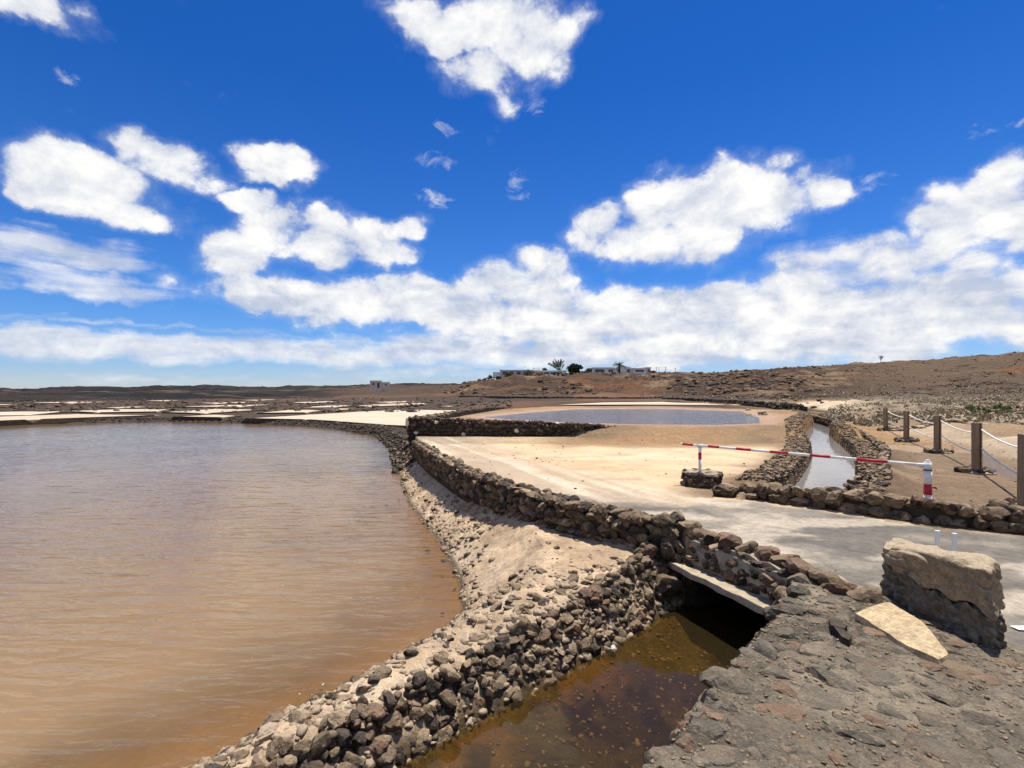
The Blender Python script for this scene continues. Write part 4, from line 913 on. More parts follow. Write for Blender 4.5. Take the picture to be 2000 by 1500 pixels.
# ------------------------------------------------------------------ paving stones underfoot
PAVE = ZO['stone_paving']; placed = []
cand = []
for _ in range(26000):
    x, y = random.uniform(.2, 5.2), random.uniform(1.7, 4.9); cand.append((x, y))
cx_ = np.array(cand); dpf_ = sdist(PLATF, cx_[:, 0], cx_[:, 1]); dc_ = sdist(CANAL, cx_[:, 0], cx_[:, 1]); pz_ = plan(cx_[:, 0], cx_[:, 1])['z']
rad_seq = [random.uniform(.085, .16) if i < 9000 else random.uniform(.022, .07) for i in range(26000)]
PS = []
for (x, y), d_, e_, z, s in zip(cand, dpf_, dc_, pz_, rad_seq):
    if d_ > -.02 or e_ < .03 or abs(x) > y * 1.12: continue
    if all((x - a) ** 2 + (y - b) ** 2 > ((s + c_) * .80) ** 2 for a, b, c_ in placed):
        placed.append((x, y, s)); ang_ = random.uniform(-.5, .5) + math.atan2(-1, .8); edge_ = e_ < .22
        PS.append(((x, y, z - s * (.18 if edge_ else .16)), (s * random.uniform(1.0, 1.3), s * random.uniform(.8, 1.0), s * (.6 if edge_ else random.uniform(.32, .46))), Euler((random.uniform(-.12, .12), random.uniform(-.12, .12), ang_))))
emit(PAVE, PS, 296, [M['paving']] * 11 + [M['lava_red']] * 2 + [M['lava_dark'], M['lava']], 'paving_stone')
# gravel pressed into the mortar
k = rng.integers(0, 26000, 5200); k = k[(dpf_[k] < -.01) & (dc_[k] > 0)]
stuff_rocks('mortar_gravel', [(cx_[i, 0], cx_[i, 1], pz_[i]) for i in k], [random.uniform(.006, .02) for _ in k], M['lava_tan'], PAVE)
# stones of the canal wall just under the paving edge
t = thing('platform_edge_wall', 'rough stone edge of the paved bank dropping to the canal', 'wall')
S = []
for i, (x, y) in enumerate(resample(CAN_R[2:], .12)):
    for z in (-.75, -.6, -.45, -.3, -.16):
        s = random.uniform(.09, .13); S.append(((x + random.uniform(-.03, .02), y + random.uniform(-.02, .03), z), (s, s * .8, s * .8), rot_rand()))
emit(t, S, 150, [M['lava'], M['lava_tan'], M['lava_red']])

# loose pieces on the paving
def slab(name, label, cat, poly, z, th, m, amp=.012, tilt=(0, 0)):
    cxm = sum(p_[0] for p_ in poly) / len(poly); cym = sum(p_[1] for p_ in poly) / len(poly)
    bm = bmesh.new(); vs = [bm.verts.new((x - cxm, y - cym, 0)) for x, y in poly]; f = bm.faces.new(vs); bm.normal_update()
    if f.normal.z < 0: f.normal_flip()
    r_ = bmesh.ops.extrude_face_region(bm, geom=[f]); up = [g for g in r_['geom'] if isinstance(g, bmesh.types.BMVert)]
    for v in up: v.co.z += th; v.co.x *= .97; v.co.y *= .97
    bmesh.ops.triangulate(bm, faces=bm.faces[:]); bmesh.ops.subdivide_edges(bm, edges=bm.edges[:], cuts=3, use_grid_fill=True); bmesh.ops.subdivide_edges(bm, edges=bm.edges[:], cuts=1)
    for v in bm.verts: v.co += mnoise.noise_vector(v.co * 5 + Vector((cxm, cym, 0))) * amp + mnoise.noise_vector(v.co * 17) * amp * .5
    bmesh.ops.recalc_face_normals(bm, faces=bm.faces[:])
    me = bpy.data.meshes.new(name); bm.to_mesh(me); bm.free(); o = link(name, me, None, m); o.location = (cxm, cym, z); o.rotation_euler = (tilt[0], tilt[1], 0); return tag(o, label, cat)
slab('flat_slab', 'flat pale yellow slab of stone lying on the paving beside the boulder', 'slab', [G(a, b, .09) for a, b in ((1667, 1200), (1700, 1184), (1738, 1177), (1800, 1215), (1822, 1238), (1858, 1283), (1832, 1294), (1765, 1262), (1715, 1228))], .055, .045, M['tan_slab'], .010)
slab('stone_shard', 'dark slate-coloured shard lying on the paving near the culvert', 'stone', [G(a, b, .07) for a, b in ((1620, 1222), (1632, 1222), (1664, 1252), (1660, 1260), (1645, 1252))], .06, .04, M['lava_dark'], .004)
slab('stone_shard', 'smaller dark shard tucked behind the slate-coloured shard', 'stone', [G(a, b, .09) for a, b in ((1618, 1212), (1630, 1208), (1654, 1224), (1650, 1232), (1622, 1224))], .065, .04, M['lava_dark'], .004)

# boulder of two layers -------------------------------------------------
bo = thing('boulder', 'big squared boulder with a tan cap over dark cobbled rock at the road edge', 'boulder', (3.22, 4.5, 0))
Lp, Rp = Vector((3.24, 4.52)), Vector((3.27, 3.47)); bd = (Rp - Lp).normalized(); bnv = Vector((.77, .64)); BL = (Rp - Lp).length
def boulder_layer(name, m, zlo, zhi, inset, amp, freq, cob, seed, round_=.16):
    bm = bmesh.new(); bmesh.ops.create_cube(bm, size=2); bmesh.ops.subdivide_edges(bm, edges=bm.edges[:], cuts=34, use_grid_fill=True)
    for v in bm.verts:
        c = v.co.copy(); pw_ = 7 if c.z > 0 and not cob else 16; n8 = (abs(c.x) ** pw_ + abs(c.y) ** pw_ + abs(c.z) ** pw_) ** (1 / pw_); c = c / n8
        s_ = (c.x + 1) / 2; o_ = (c.y + 1) / 2; h_ = (c.z + 1) / 2
        zz = zlo(s_) + (zhi(s_) - zlo(s_)) * h_; x_ = inset + s_ * (BL - 2 * inset); y_ = inset + o_ * (.40 - 2 * inset)
        q_ = Vector((Lp.x + bd.x * x_ + bnv.x * y_, Lp.y + bd.y * x_ + bnv.y * y_, zz)); nrm = (bd * c.x * abs(c.x) ** 3 + bnv * c.y * abs(c.y) ** 3); nv = Vector((nrm.x, nrm.y, c.z * abs(c.z) ** 3)).normalized()
        d_ = mnoise.fractal(q_ * freq + Vector((seed, 0, 0)), .8, 2.1, 5) * amp
        if cob: vor = mnoise.voronoi(q_ * 11 + Vector((seed, 1, 2)))[0]; d_ += (min(vor[1] - vor[0], .5)) * cob - cob * .2
        else: d_ -= .02 * max(0, math.sin(q_.z * 42 + q_.x * 6 + mnoise.noise(q_ * 5) * 3)) ** 6
        v.co = q_ + nv * d_ - Vector(bo.location)
    me = bpy.data.meshes.new(name); bm.to_mesh(me); bm.free()
    for p_ in me.polygons: p_.use_smooth = True
    return link(name, me, bo, m)
crack = lambda s: .285 + .018 * math.sin(s * 9) - .06 * s + .014 * math.sin(s * 23 + 1)
boulder_layer('cap', M['boulder_tan'], lambda s: crack(s) + .012, lambda s: .45 + .15 * s, .0, .045, 3.2, 0, 3)
boulder_layer('base', M['boulder_dark'], lambda s: -.10, lambda s: crack(s) - .0, .0, .03, 3.0, .13, 8)
# two white stakes behind it
for (px, lab) in ((1831, 'thin white stake behind the boulder, nearer its middle'), (1864, 'thin white stake behind the boulder, nearer the frame edge')):
    st = thing('stake', lab, 'stake', D(px, 1100, 5.0)[:2] + (0,), -.3, 'white stakes behind the boulder'); h_ = .445 if px < 1850 else .42
    b = MB(); b.box((0, 0, h_ / 2 - .02), (.036, .022, h_)); b.build('post', M['white_paint'], st); b = MB(); b.box((0, 0, h_ - .013), (.040, .026, .022)); b.build('cap', M['white_paint'], st)
# worn white marking by the road's edge
b = MB(); b.v = [(*G(1972, 1222, .012), .012), (*G(2010, 1222, .012), .012), (*G(2030, 1232, .012), .012), (*G(1990, 1230, .012), .012)]; b.f = [(0, 1, 2, 3)]
o = b.build('road_marking', M['white_paint']); tag(o, 'worn white paint mark on the road past the boulder', kind='structure')

# ------------------------------------------------------------------ barrier
A = Vector(D(1812, 909, 7.6)); Bv = Vector(D(1331, 867, 10.0))
bar = thing('barrier', 'red and white striped bar barrier across the sandy track', 'barrier', (A.x, A.y, 0)); O = Vector((A.x, A.y, 0))
def vt(z0, z1, r0, m, name, n=18, r1=None): b = MB(); b.tube([(0, 0, z0), (0, 0, z1)], [r0, r1 or r0], n); return b.build(name, m, bar, True)
zt_ = lambda py: EYE - (py - HOR) / 1000 * 7.6
vt(-.05, zt_(966), .052, M['white_worn'], 'hinge_post'); vt(zt_(966), zt_(945), .0525, M['red_worn'], 'red_band'); vt(zt_(945), zt_(919), .052, M['white_worn'], 'upper_post')
vt(zt_(919), zt_(917), .056, M['rust'], 'collar'); vt(zt_(917), zt_(903), .048, M['white_worn'], 'swivel'); vt(zt_(903), zt_(900.5), .036, M['white_worn'], 'washer'); vt(zt_(900.5), zt_(897.5), .022, M['white_worn'], 'cap_nut')
b = MB(); b.tube([(.05, 0, zt_(952)), (.11, -.01, zt_(952)), (.12, -.01, zt_(955))], .014, 8); b.build('padlock_eye', M['rust'], bar)
def arm_at(px): # parameter along the bar where its picture crosses column px
    a = (px - 1000) / 1000; return (A.x - a * A.y) / (a * (Bv.y - A.y) - (Bv.x - A.x))
cuts = [1330, 1333, 1354, 1383, 1405, 1438, 1467, 1504, 1540, 1582, 1622, 1673, 1734, 1788, 1806]
nxt_red = False
for k in range(len(cuts) - 1, 0, -1):
    t0, t1 = arm_at(cuts[k]), arm_at(cuts[k - 1]); p0, p1 = A.lerp(Bv, t0) - O, A.lerp(Bv, t1) - O
    red = (k % 2 == 0) and k < 13; rad = .030 if k == 14 else .0235
    b = MB(); b.tube([p0, p1], [rad, rad if k < 14 else .0235], 12); b.build('red_stripe' if red else 'white_stripe', M['red_worn'] if red else M['white_worn'], bar, True)
b = MB(); pj = A.lerp(Bv, .03) - O; b.tube([(0, 0, A.z - .05), pj + Vector((0, 0, -.02))], .018, 8); b.build('gusset', M['white_worn'], bar)
# rest post on a stone pedestal
PX, PY = 3.66, 9.87
ped = thing('pedestal', 'round pedestal of dark stones carrying the barrier rest', 'pedestal', (PX, PY, 0))
b = MB(); b.tube([(0, 0, -.1), (0, 0, .24), (0, 0, .27)], [.31, .31, .27], 22); b.build('mortar_core', M['mortar'], ped)
for lvl, zz in enumerate((.02, .12, .21)):
    for k in range(16):
        an = 2 * math.pi * (k + .5 * lvl) / 16 + random.uniform(-.08, .08); s = random.uniform(.065, .09); stone(ped, (.335 * math.cos(an), .335 * math.sin(an), zz + random.uniform(-.015, .015)), (s, s * .7, s * .75), random.choice([M['lava'], M['lava_dark'], M['lava']]), BIG, Euler((0, 0, an + 1.57)))
for k in range(14):
    an = random.uniform(0, 6.28); rr_ = .26 * math.sqrt(random.random()); stone(ped, (rr_ * math.cos(an), rr_ * math.sin(an), .255), (.07, .06, .035), M['lava_tan'], SML)
rp_t = arm_at(1367); rp_p = A.lerp(Bv, rp_t)
rp = thing('rest_post', 'slim white post with a red band standing on the stone pedestal', 'post', (rp_p.x, rp_p.y, .26))
hz = rp_p.z - .26
for z0, z1, m_, n_ in ((0, .25, 'white_worn', 'lower_post'), (.25, .38, 'red_worn', 'red_band'), (.38, hz - .03, 'white_worn', 'upper_post')):
    b = MB(); b.tube([(0, 0, z0), (0, 0, z1)], .030, 14); b.build(n_, M[m_], rp, True)
b = MB(); b.box((0, 0, hz - .03), (.10, .05, .012)); b.box((-.045, 0, hz), (.012, .05, .06)); b.box((.045, 0, hz), (.012, .05, .06)); b.build('fork', M['white_worn'], rp)

# ------------------------------------------------------------------ rope fence
fpx = [(2003, 996, 848), (1908, 923, 826), (1831, 884, 812), (1770, 863, 803), (1730, 843, 797)]
fence = thing('rope_fence', 'rope fence of square wooden posts with stone footings by the path', 'fence'); posts = []
for i, (px, pb, pt) in enumerate(fpx): x, y = G(px, pb, 0); posts.append((x, y, EYE - (pt - HOR) / 1000 * y))
posts.insert(0, (posts[0][0] * 2 - posts[1][0], posts[0][1] * 2 - posts[1][1], posts[0][2]))
for i, (x, y, h_) in enumerate(posts):
    z0 = Hh(x, y); rz = -.25 + random.uniform(-.12, .12); w = .07 * random.uniform(.92, 1.06)
    prof = [(-w, -w), (.012, -w), (.012, -w + .04), (.042, -w + .04), (.042, -w), (w, -w), (w, w), (-w, w)]; ca, sa = math.cos(rz), math.sin(rz)
    b = MB(); b.prism([(a * ca - c * sa, a * sa + c * ca) for a, c in prof], -.1, h_ - z0); po = b.build('post', M['wood'], fence); po.location = (x, y, z0); po.rotation_euler = (random.uniform(-.018, .018), random.uniform(-.018, .018), 0)
    b = MB(); b.tube([(0, 0, -.05), (0, 0, .03), (0, 0, .055)], [.34, .33, .26], 18); b.build('footing_mortar', M['mortar'], po)
    for k in range(9):
        an = k / 9 * 6.283 + random.uniform(-.2, .2); rr_ = .29 + random.uniform(-.04, .05); s = random.uniform(.10, .15)
        so = stone(po, (rr_ * math.cos(an), rr_ * .8 * math.sin(an), .055), (s * 1.1, s * .75, s * .7), random.choice([M['lava'], M['lava'], M['lava_dark']]), BIG, Euler((0, 0, an + 1.57)), 'footing_stone')
def rope(p0, p1, sag, name='rope'):
    pts = [Vector(p0).lerp(Vector(p1), t_) - Vector((0, 0, sag * 4 * t_ * (1 - t_))) for t_ in np.linspace(0, 1, 22)]
    b = MB(); b.tube(pts, .016, 8); b.build(name, M['rope'], fence, True)
for (x0, y0, h0), (x1, y1, h1) in zip(posts[:-1], posts[1:]):
    rope((x0 + .04, y0 - .07, h0 - .24), (x1 + .04, y1 - .07, h1 - .14), .07); rope((x0 + .04, y0 - .07, h0 - .70), (x1 + .04, y1 - .07, h1 - .56), .06)
# torn white net hanging from the lower rope
nb = MB(); na, nc = Vector(posts[1]), Vector(posts[2]); n_ = 24
for k in range(n_ + 1):
    t_ = k / n_; q_ = na.lerp(nc, t_); sag = .06 * 4 * t_ * (1 - t_); zt2 = (na.z - .70) * (1 - t_) + (nc.z - .56) * t_ - sag
    for j in range(5): nb.v.append((q_.x + .05 + .02 * math.sin(k * 1.1 + j), q_.y - .07 + .025 * math.sin(k * .9 + j * 2), zt2 - j / 4 * (.10 + .24 * t_ + .03 * math.sin(k * .8))))
for k in range(n_):
    for j in range(4): a_ = k * 5 + j; nb.f.append((a_, a_ + 5, a_ + 6, a_ + 1))
o = nb.build('torn_net', M['net'], fence, True); o['label'] = 'torn translucent white net under the lower rope'

# ------------------------------------------------------------------ litter, loose stones, white flecks
stuff_rocks('sand_pebbles', [(x, y, z) for x, y, z in zip(*(lambda a, b: (a, b, plan(a, b)['z']))(np.r_[rng.uniform(-3, 7, 120), rng.normal(.9, .6, 40), rng.normal(5.2, .5, 40)], np.r_[rng.uniform(8.5, 19, 120), rng.normal(13.5, .8, 40), rng.normal(9.6, .5, 40)])) if z > -.1 and sdist(LOT, np.array([x]), np.array([y]))[0] < -.5], [.01 + .035 * random.random() ** 2 for _ in range(400)], M['lava'])['label'] = 'small dark stones strewn over the pale sand'
xx = rng.uniform(6, 16, 500); yy = rng.uniform(6.8, 22, 500); zz = plan(xx, yy); okk = (zz['dch'] > 1.6) & (xx > 5.6 + (yy - 7.5) * .62)
stuff_rocks('path_gravel', [(a, b_, c) for a, b_, c in zip(xx[okk], yy[okk], zz['z'][okk])], [random.uniform(.01, .045) for _ in range(500)], M['lava_tan'])['label'] = 'gravel scattered on the brown ground by the rope fence'
fo = []  # small flat white flecks lying on the pond surface
for (px, py, s) in [(630, 1338, .022), (608, 1358, .016), (585, 1356, .012), (565, 1377, .014), (591, 1377, .013), (571, 1385, .012), (550, 1382, .006), (708, 1310, .01), (700, 1316, .009), (637, 1350, .01), (492, 1285, .007), (352, 1289, .006), (617, 1347, .007), (697, 1319, .007), (525, 1391, .005), (522, 1410, .005), (726, 1312, .006), (380, 1213, .01), (427, 1088, .012), (435, 1112, .012), (372, 1117, .012), (510, 1136, .01), (310, 1205, .01), (280, 1230, .01), (305, 1210, .009)]:
    x, y = G(px, py, POND_Z); fo.append(((x, y, POND_Z + .003), s))
f_ = stuff_rocks('white_flecks', [a for a, _ in fo], [s for _, s in fo], M['pale_salt'], None, ROCK1, .12); f_['label'] = 'white flecks on the water near the stony bank'
for i, (px, py, s, lab) in enumerate([(835, 1075, .05, 'dark wet stone alone in the shallow pond'), (868, 1094, .06, 'dark wet stone by the pond edge, one of a close pair'), (884, 1093, .035, 'small wet stone beside the pair at the pond edge'), (888, 1150, .03, 'small dark stone in the orange shallows'), (755, 987, .06, 'dark stone breaking the water far along the shore'), (865, 1197, .03, 'flat dark pebble in the orange shallows below the bank'), (780, 978, .03, 'tiny dark stone near the shore far along')]):
    x, y = G(px, py, POND_Z); o = stone(None, (x, y, POND_Z - s * .1), (s * 1.2, s, s * .45), M['lava_dark'], SML, rot_rand(.2), 'wet_stone'); tag(o, lab, 'stone', 'wet stones in the pond shallows')
x, y = G(1195, 1267, CANAL_Z); o = stone(None, (x + .02, y - .02, CANAL_Z + .012), (.055, .035, .02), M['pale_salt'], SML, rot_rand(.2), 'white_scrap'); tag(o, 'crumpled white scrap floating at the canal edge', 'litter')
# shells, weed and pebbles on the canal bed
xx = rng.uniform(-1.5, 2.6, 3000); yy = rng.uniform(2, 6.2, 3000); zz = plan(xx, yy); okk = zz['dc'] < -.06
stuff_rocks('canal_pebbles', [(a, b_, c) for a, b_, c in zip(xx[okk], yy[okk], zz['z'][okk])], [.008 + .03 * random.random() ** 2.5 for _ in range(3000)], M['lava_tan'], None, ROCK1, .4)['label'] = 'pebbles and shells lying on the canal bed'

# ------------------------------------------------------------------ hill rocks, scrub
def scatter(n, umin, umax, y0, y1, cond, seedn):
    r = np.random.default_rng(seedn); u = r.uniform(umin, umax, n); Y = np.exp(r.uniform(math.log(y0), math.log(y1), n)); x = u * Y; p = plan(x, Y); k = cond(x, Y, p); return x[k], Y[k], p['z'][k]
x, y, z = scatter(9000, -.14, 1.1, 75, 215, lambda x, y, p: (p['tab'] > .9) & (fbm(x / 14, y / 22, 3, 202) > .55) & (x / y < .62), 1)
stuff_rocks('hill_rubble', list(zip(x, y, z)), [.25 + 1.0 * random.random() ** 3 for _ in x], M['hill_rock'], ZO['hillside'])
x, y, z = scatter(5000, -.14, 1.1, 60, 210, lambda x, y, p: (p['tab'] > .7) & (fbm(x / 10, y / 16, 3, 212) > .53), 2)
stuff_rocks('hill_stones', list(zip(x, y, z)), [.12 + .4 * random.random() ** 2 for _ in x], M['hill_rock'], ZO['hillside'])
x, y, z = scatter(4200, .36, 1.1, 22, 75, lambda x, y, p: (p['bad'] > .2) & (fbm(x / 4, y / 4, 3, 207) > .5), 3)
stuff_rocks('slope_stones', list(zip(x, y, z)), [.05 + .3 * random.random() ** 4 for _ in x], M['lava_tan'])['label'] = 'loose stones on the eroded pale slope beyond the fence'
x, y, z = scatter(1500, -1.05, .0, 60, 180, lambda x, y, p: (p['dp'] > 3) & (p['tab'] < 0), 4)
stuff_rocks('flats_rubble', list(zip(x, y, z)), [.2 + .5 * random.random() ** 3 for _ in x], M['lava_dark'])['label'] = 'dark rubble strewn over the far salt flats'
LEAFV = {}
def leaves(name, centres, m, parent, size, per, spread, up=.5):
    """clumps of small leaf faces"""
    V = []; F = []
    C = np.array(centres, float)
    for cx, cy, cz, rr_ in C:
        for _ in range(per):
            d = rng.normal(size=3); d /= np.linalg.norm(d); d[2] = abs(d[2]) * up + d[2] * (1 - up); q_ = np.array([cx, cy, cz]) + d * rr_ * rng.uniform(.35, 1.0) ** .6 * spread
            a = rng.normal(size=3); a /= np.linalg.norm(a); b_ = np.cross(a, rng.normal(size=3)); b_ /= np.linalg.norm(b_) + 1e-9; s = size * rng.uniform(.6, 1.4); i = len(V)
            V += [q_ - a * s, q_ + b_ * s * .45, q_ + a * s, q_ - b_ * s * .45]; F.append((i, i + 1, i + 2, i + 3))
    return link(name, mesh_np(name, V, F, False), parent, m)
x, y, z = scatter(1700, .62, 1.12, 26, 90, lambda x, y, p: fbm(x / 5, y / 5, 3, 208) > .47, 5)
o = leaves('dry_scrub', [(a, b_, c, .18 + .35 * random.random()) for a, b_, c in zip(x, y, z)], M['leaf_dry'], None, .10, 16, 1.0, .9); tag(o, 'dry grey scrub covering the slope beyond the rope fence', kind='stuff')
x, y, z = scatter(700, .2, 1.1, 60, 190, lambda x, y, p: (p['tab'] > .5) & (fbm(x / 12, y / 12, 3, 217) > .5), 6)
o = leaves('hill_scrub', [(a, b_, c, .3 + .5 * random.random()) for a, b_, c in zip(x, y, z)], M['leaf_dry'], ZO['hillside'], .16, 14, 1.0, .9); o['kind'] = 'stuff'
def bush(px, pyb, Y, w, h_, m, label, name='bush', per=60, n=26, leaf=None, dz=0.0):
    X, _, zb_ = D(px, pyb, Y); zb_ = max(zb_ + dz, Hh(X, Y) - .1)
    t = thing(name, label, 'bush', (X, Y, zb_)); b = MB()
    for k in range(4): an = random.uniform(0, 6.28); b.tube([(0, 0, -.4), (w * .15 * math.cos(an), w * .15 * math.sin(an), h_ * .6)], [.05 * h_, .015 * h_], 5)
    b.build('stems', M['bark'], t)
    cs = []
    for k in range(n):
        an = random.uniform(0, 6.28); rr_ = w * .42 * math.sqrt(random.random()); hh = h_ * random.uniform(.15, .8) * (1 - .4 * (rr_ / (w * .5)) ** 2); cs.append((rr_ * math.cos(an), rr_ * math.sin(an), hh, h_ * random.uniform(.16, .28)))
    leaves('foliage', cs, m, t, leaf or h_ * .055, per, 1.0, .3); return t
bush(1945, 826, 30, 3.4, .62, M['leaf_bright'], 'low green shrub spreading on the slope beyond the rope fence', per=90, n=34, leaf=.05)
bush(2015, 825, 32, 2.6, .6, M['leaf_bright'], 'green shrub at the frame edge behind the low spreading one', per=80, n=24, leaf=.05)

# ------------------------------------------------------------------ houses and trees on the hill
def house(name, label, px0, px1, pyb, pyt, Y, depth, m, rz=0.0):
    x0, _, zb_ = D(px0, pyb, Y); x1, _, zt2 = D(px1, pyt, Y); up_ = max(0, min(1.6, Hh((x0 + x1) / 2, Y - 1.5) - .1 - zb_)); zb_ += up_; zt2 += up_
    t = thing(name, label, 'house', ((x0 + x1) / 2, Y, zb_), rz); W, Hh_ = x1 - x0, zt2 - zb_
    b = MB(); b.box((0, depth / 2, Hh_ / 2 - 1.5), (W, depth, Hh_ + 3)); b.build('wall', m, t)
    return t, W, Hh_
def opening(t, x, z, w, h_, m='window_and_shade_dark', name='window', y=-.02, frame=True):
    b = MB(); b.box((x, y, z), (w, .06, h_)); wo = b.build(name, M[m], t)
    if frame: b = MB(); b.box((x, y - .03, z - h_ / 2 - .05), (w + .2, .12, .1)); b.build('sill', M['house_white'], wo)
    return wo
def roof(t, W, d, z, over=.2, th=.22, m='house_white', x=0):
    b = MB(); b.box((x, d / 2 - over / 2, z + th / 2 + .003), (W + 2 * over, d + over, th)); return b.build('roof', M[m], t)
YH = 205.0
t, W, h_ = house('house', 'tan cube house alone on the dark slope above the flats', 723, 745, 757, 744.5, 200, 6, M['house_tan'], .25)
roof(t, W, 6, h_, .05, .25, 'house_tan'); opening(t, -W * .2, h_ * .55, .8, 1.0); b = MB(); b.box((W * .22, -.02, .9), (.9, .06, 2.0)); b.build('door', M['window_and_shade_dark'], t)
b = MB(); b.box((W / 2 + 1.6, 3.2, h_ * .30), (3.2, 5, h_ * .75 + 1)); b.build('annexe', M['house_tan'], t); opening(t, W / 2 + 1.6, h_ * .45, .7, .7, y=.68)
# long grey-fronted house on the left of the hill
t, W, h_ = house('house', 'long low grey-fronted house with flat white roof behind shrubs', 977, 1038, 735, 724, YH, 8, M['house_grey'])
roof(t, W, 8, h_, .35, .35)
for k in range(4): opening(t, -W / 2 + W * (k + .6) / 4.4, h_ * .55, 1.5, 1.2)
b = MB(); b.box((W * .30, 4, h_ + 1.0), (.9, .9, 1.3)); b.build('water_tank', M['house_white'], t); b = MB(); b.box((-W / 2 - 1.5, 3, h_ * .38), (3.0, 5, h_ * .76)); b.build('side_room', M['house_white'], t)
t, W, h_ = house('house', 'white house with a long shaded veranda next to the dense dark tree', 1042, 1106, 735.5, 726, YH - 3, 8, M['house_white'])
roof(t, W, 10, h_, .4, .4); opening(t, -W * .1, h_ * .52, W * .62, h_ * .62, name='veranda', frame=False)  # flat dark panel paints the shade inside the veranda
for k in range(4): b = MB(); b.box((-W * .38 + k * W * .19, -.25, h_ * .5), (.2, .2, h_)); b.build('column', M['house_white'], t)
b = MB(); b.box((-W * .38, 4, h_ + .9), (3.5, 3, 1.4)); b.build('roof_room', M['house_white'], t); b = MB(); b.box((0, -2.2, .3), (W * 1.0, .25, .9)); b.build('garden_wall', M['house_white'], t)
t, W, h_ = house('house', 'white house with a wide dark porch on the left of the palm', 1158, 1199, 729, 719, YH, 8, M['house_white'])
roof(t, W, 8, h_, .2, .3); opening(t, -W * .18, h_ * .5, W * .46, h_ * .55, name='porch', frame=False); opening(t, W * .30, h_ * .5, .9, 1.0); b = MB(); b.box((W * .42, -.02, h_ * .38), (.8, .06, h_ * .7)); b.build('door', M['window_and_shade_dark'], t)  # the porch is a dark plate, its shade put into the colour
t, W, h_ = house('house', 'white gabled house directly behind the palm trunk', 1201, 1236, 729, 718.5, YH + 1, 7, M['house_white'])
b = MB(); b.v = [(-W / 2, 0, h_), (W / 2, 0, h_), (0, 0, h_ + .9), (-W / 2, 7, h_), (W / 2, 7, h_), (0, 7, h_ + .9)]; b.f = [(0, 1, 2), (3, 5, 4), (0, 2, 5, 3), (1, 4, 5, 2)]; b.build('roof', M['house_white'], t)
for x_ in (-.28, .25): opening(t, x_ * W, h_ * .5, 1.1, 1.2)
t, W, h_ = house('house', 'white flat-roofed house with set-back porch right of the palm', 1237, 1262, 729, 720.5, YH - 1, 7, M['house_white'])
roof(t, W, 7, h_, .25, .3); opening(t, 0, h_ * .55, W * .7, h_ * .45, name='porch', frame=False)  # dark panel stands in for the shade of the set-back porch
t, W, h_ = house('house', 'taller pale house with a slanting roof at the end of the row', 1254, 1272, 729, 718.5, YH + 2, 8, M['house_grey'], .3)
roof(t, W, 8, h_, .2, .3); opening(t, -.6, h_ * .45, .9, 1.1); opening(t, 1.0, h_ * .45, .8, 1.1)
# trees
def palm(px, pyb, pyt, Y, label):
    x, _, zb_ = D(px, pyb, Y); h_ = D(px, pyt, Y)[2] - zb_; zb_ = max(zb_, Hh(x, Y)); t = thing('palm_tree', label, 'palm', (x, Y, zb_ - .4)); H_ = h_ * .66
    b = MB(); b.tube([(0, 0, -1), (.05, 0, H_ * .3), (-.05, 0, H_ * .7), (0, 0, H_)], [.42, .34, .32, .40], 10); b.build('trunk', M['bark'], t)
    for k in range(34):
        an = k * 2.39996; el = random.uniform(-.5, 1.25); Lf = h_ * random.uniform(.46, .58); fv = MB(); pts = []
        for j in range(9):
            s = j / 8; e_ = el - 1.5 * s * s; pts.append(Vector((math.cos(an) * Lf * s * math.cos(el * .8), math.sin(an) * Lf * s * math.cos(el * .8), H_ + math.sin(el) * Lf * s * .95 - .42 * Lf * s * s)))
        sd_ = Vector((-math.sin(an), math.cos(an), 0))
        for j in range(1, 9):
            for sg in (-1, 1):
                for q2 in (0, .5):
                    pp = pts[j - 1].lerp(pts[j], q2); tip = pp + sd_ * sg * (.75 * (1 - .55 * j / 9)) + (pts[j] - pts[j - 1]) * .7 + Vector((0, 0, -.22)); i = len(fv.v); wv = (pts[j] - pts[j - 1]) * .28; fv.v += [tuple(pp), tuple(pp + wv), tuple(tip)]; fv.f.append((i, i + 1, i + 2))
        fv.tube(pts, [.05 - .004 * j for j in range(9)], 4); fv.build('frond', M['leaf_dark'], t)
palm(1210, 729, 702, YH - 6, 'tall date palm standing before the white houses')
def tree(name, px, pyb, pyt, w, Y, label, m, per=70, n=44, leaf=.22, trunk=.25, dense=True):
    x, _, zb_ = D(px, pyb, Y); h_ = D(px, pyt, Y)[2] - zb_; zb_ = max(zb_, Hh(x, Y)); t = thing(name, label, 'tree', (x, Y, zb_ - .3)); b = MB()
    b.tube([(0, 0, -1), (.1, 0, h_ * .25), (0, .1, h_ * .5)], [trunk, trunk * .8, trunk * .5], 8); 
    for k in range(6): an = k * 1.05 + .3; b.tube([(0, 0, h_ * .25), (w * .2 * math.cos(an), w * .2 * math.sin(an), h_ * .5), (w * .36 * math.cos(an), w * .36 * math.sin(an), h_ * .72)], [trunk * .5, trunk * .3, .04], 6)
    b.build('trunk', M['bark'], t); cs = []
    while len(cs) < n:
        q_ = np.array([random.uniform(-1, 1), random.uniform(-1, 1), random.uniform(-1, 1)])
        if q_ @ q_ < 1: cs.append((q_[0] * w * .42, q_[1] * w * .42, h_ * (.56 + .36 * q_[2]), h_ * random.uniform(.12, .2)))
    leaves('crown', cs, m, t, leaf, per, 1.0, .2)
tree('broadleaf_tree', 1123, 734, 711, 6.6, YH - 8, 'dense dark round tree beside the veranda house', M['leaf_dark'], 110, 60)
tree('small_tree', 1064, 728, 716, 2.2, YH + 14, 'small dark tree showing above the roofs', M['leaf_dark'], 40, 16)
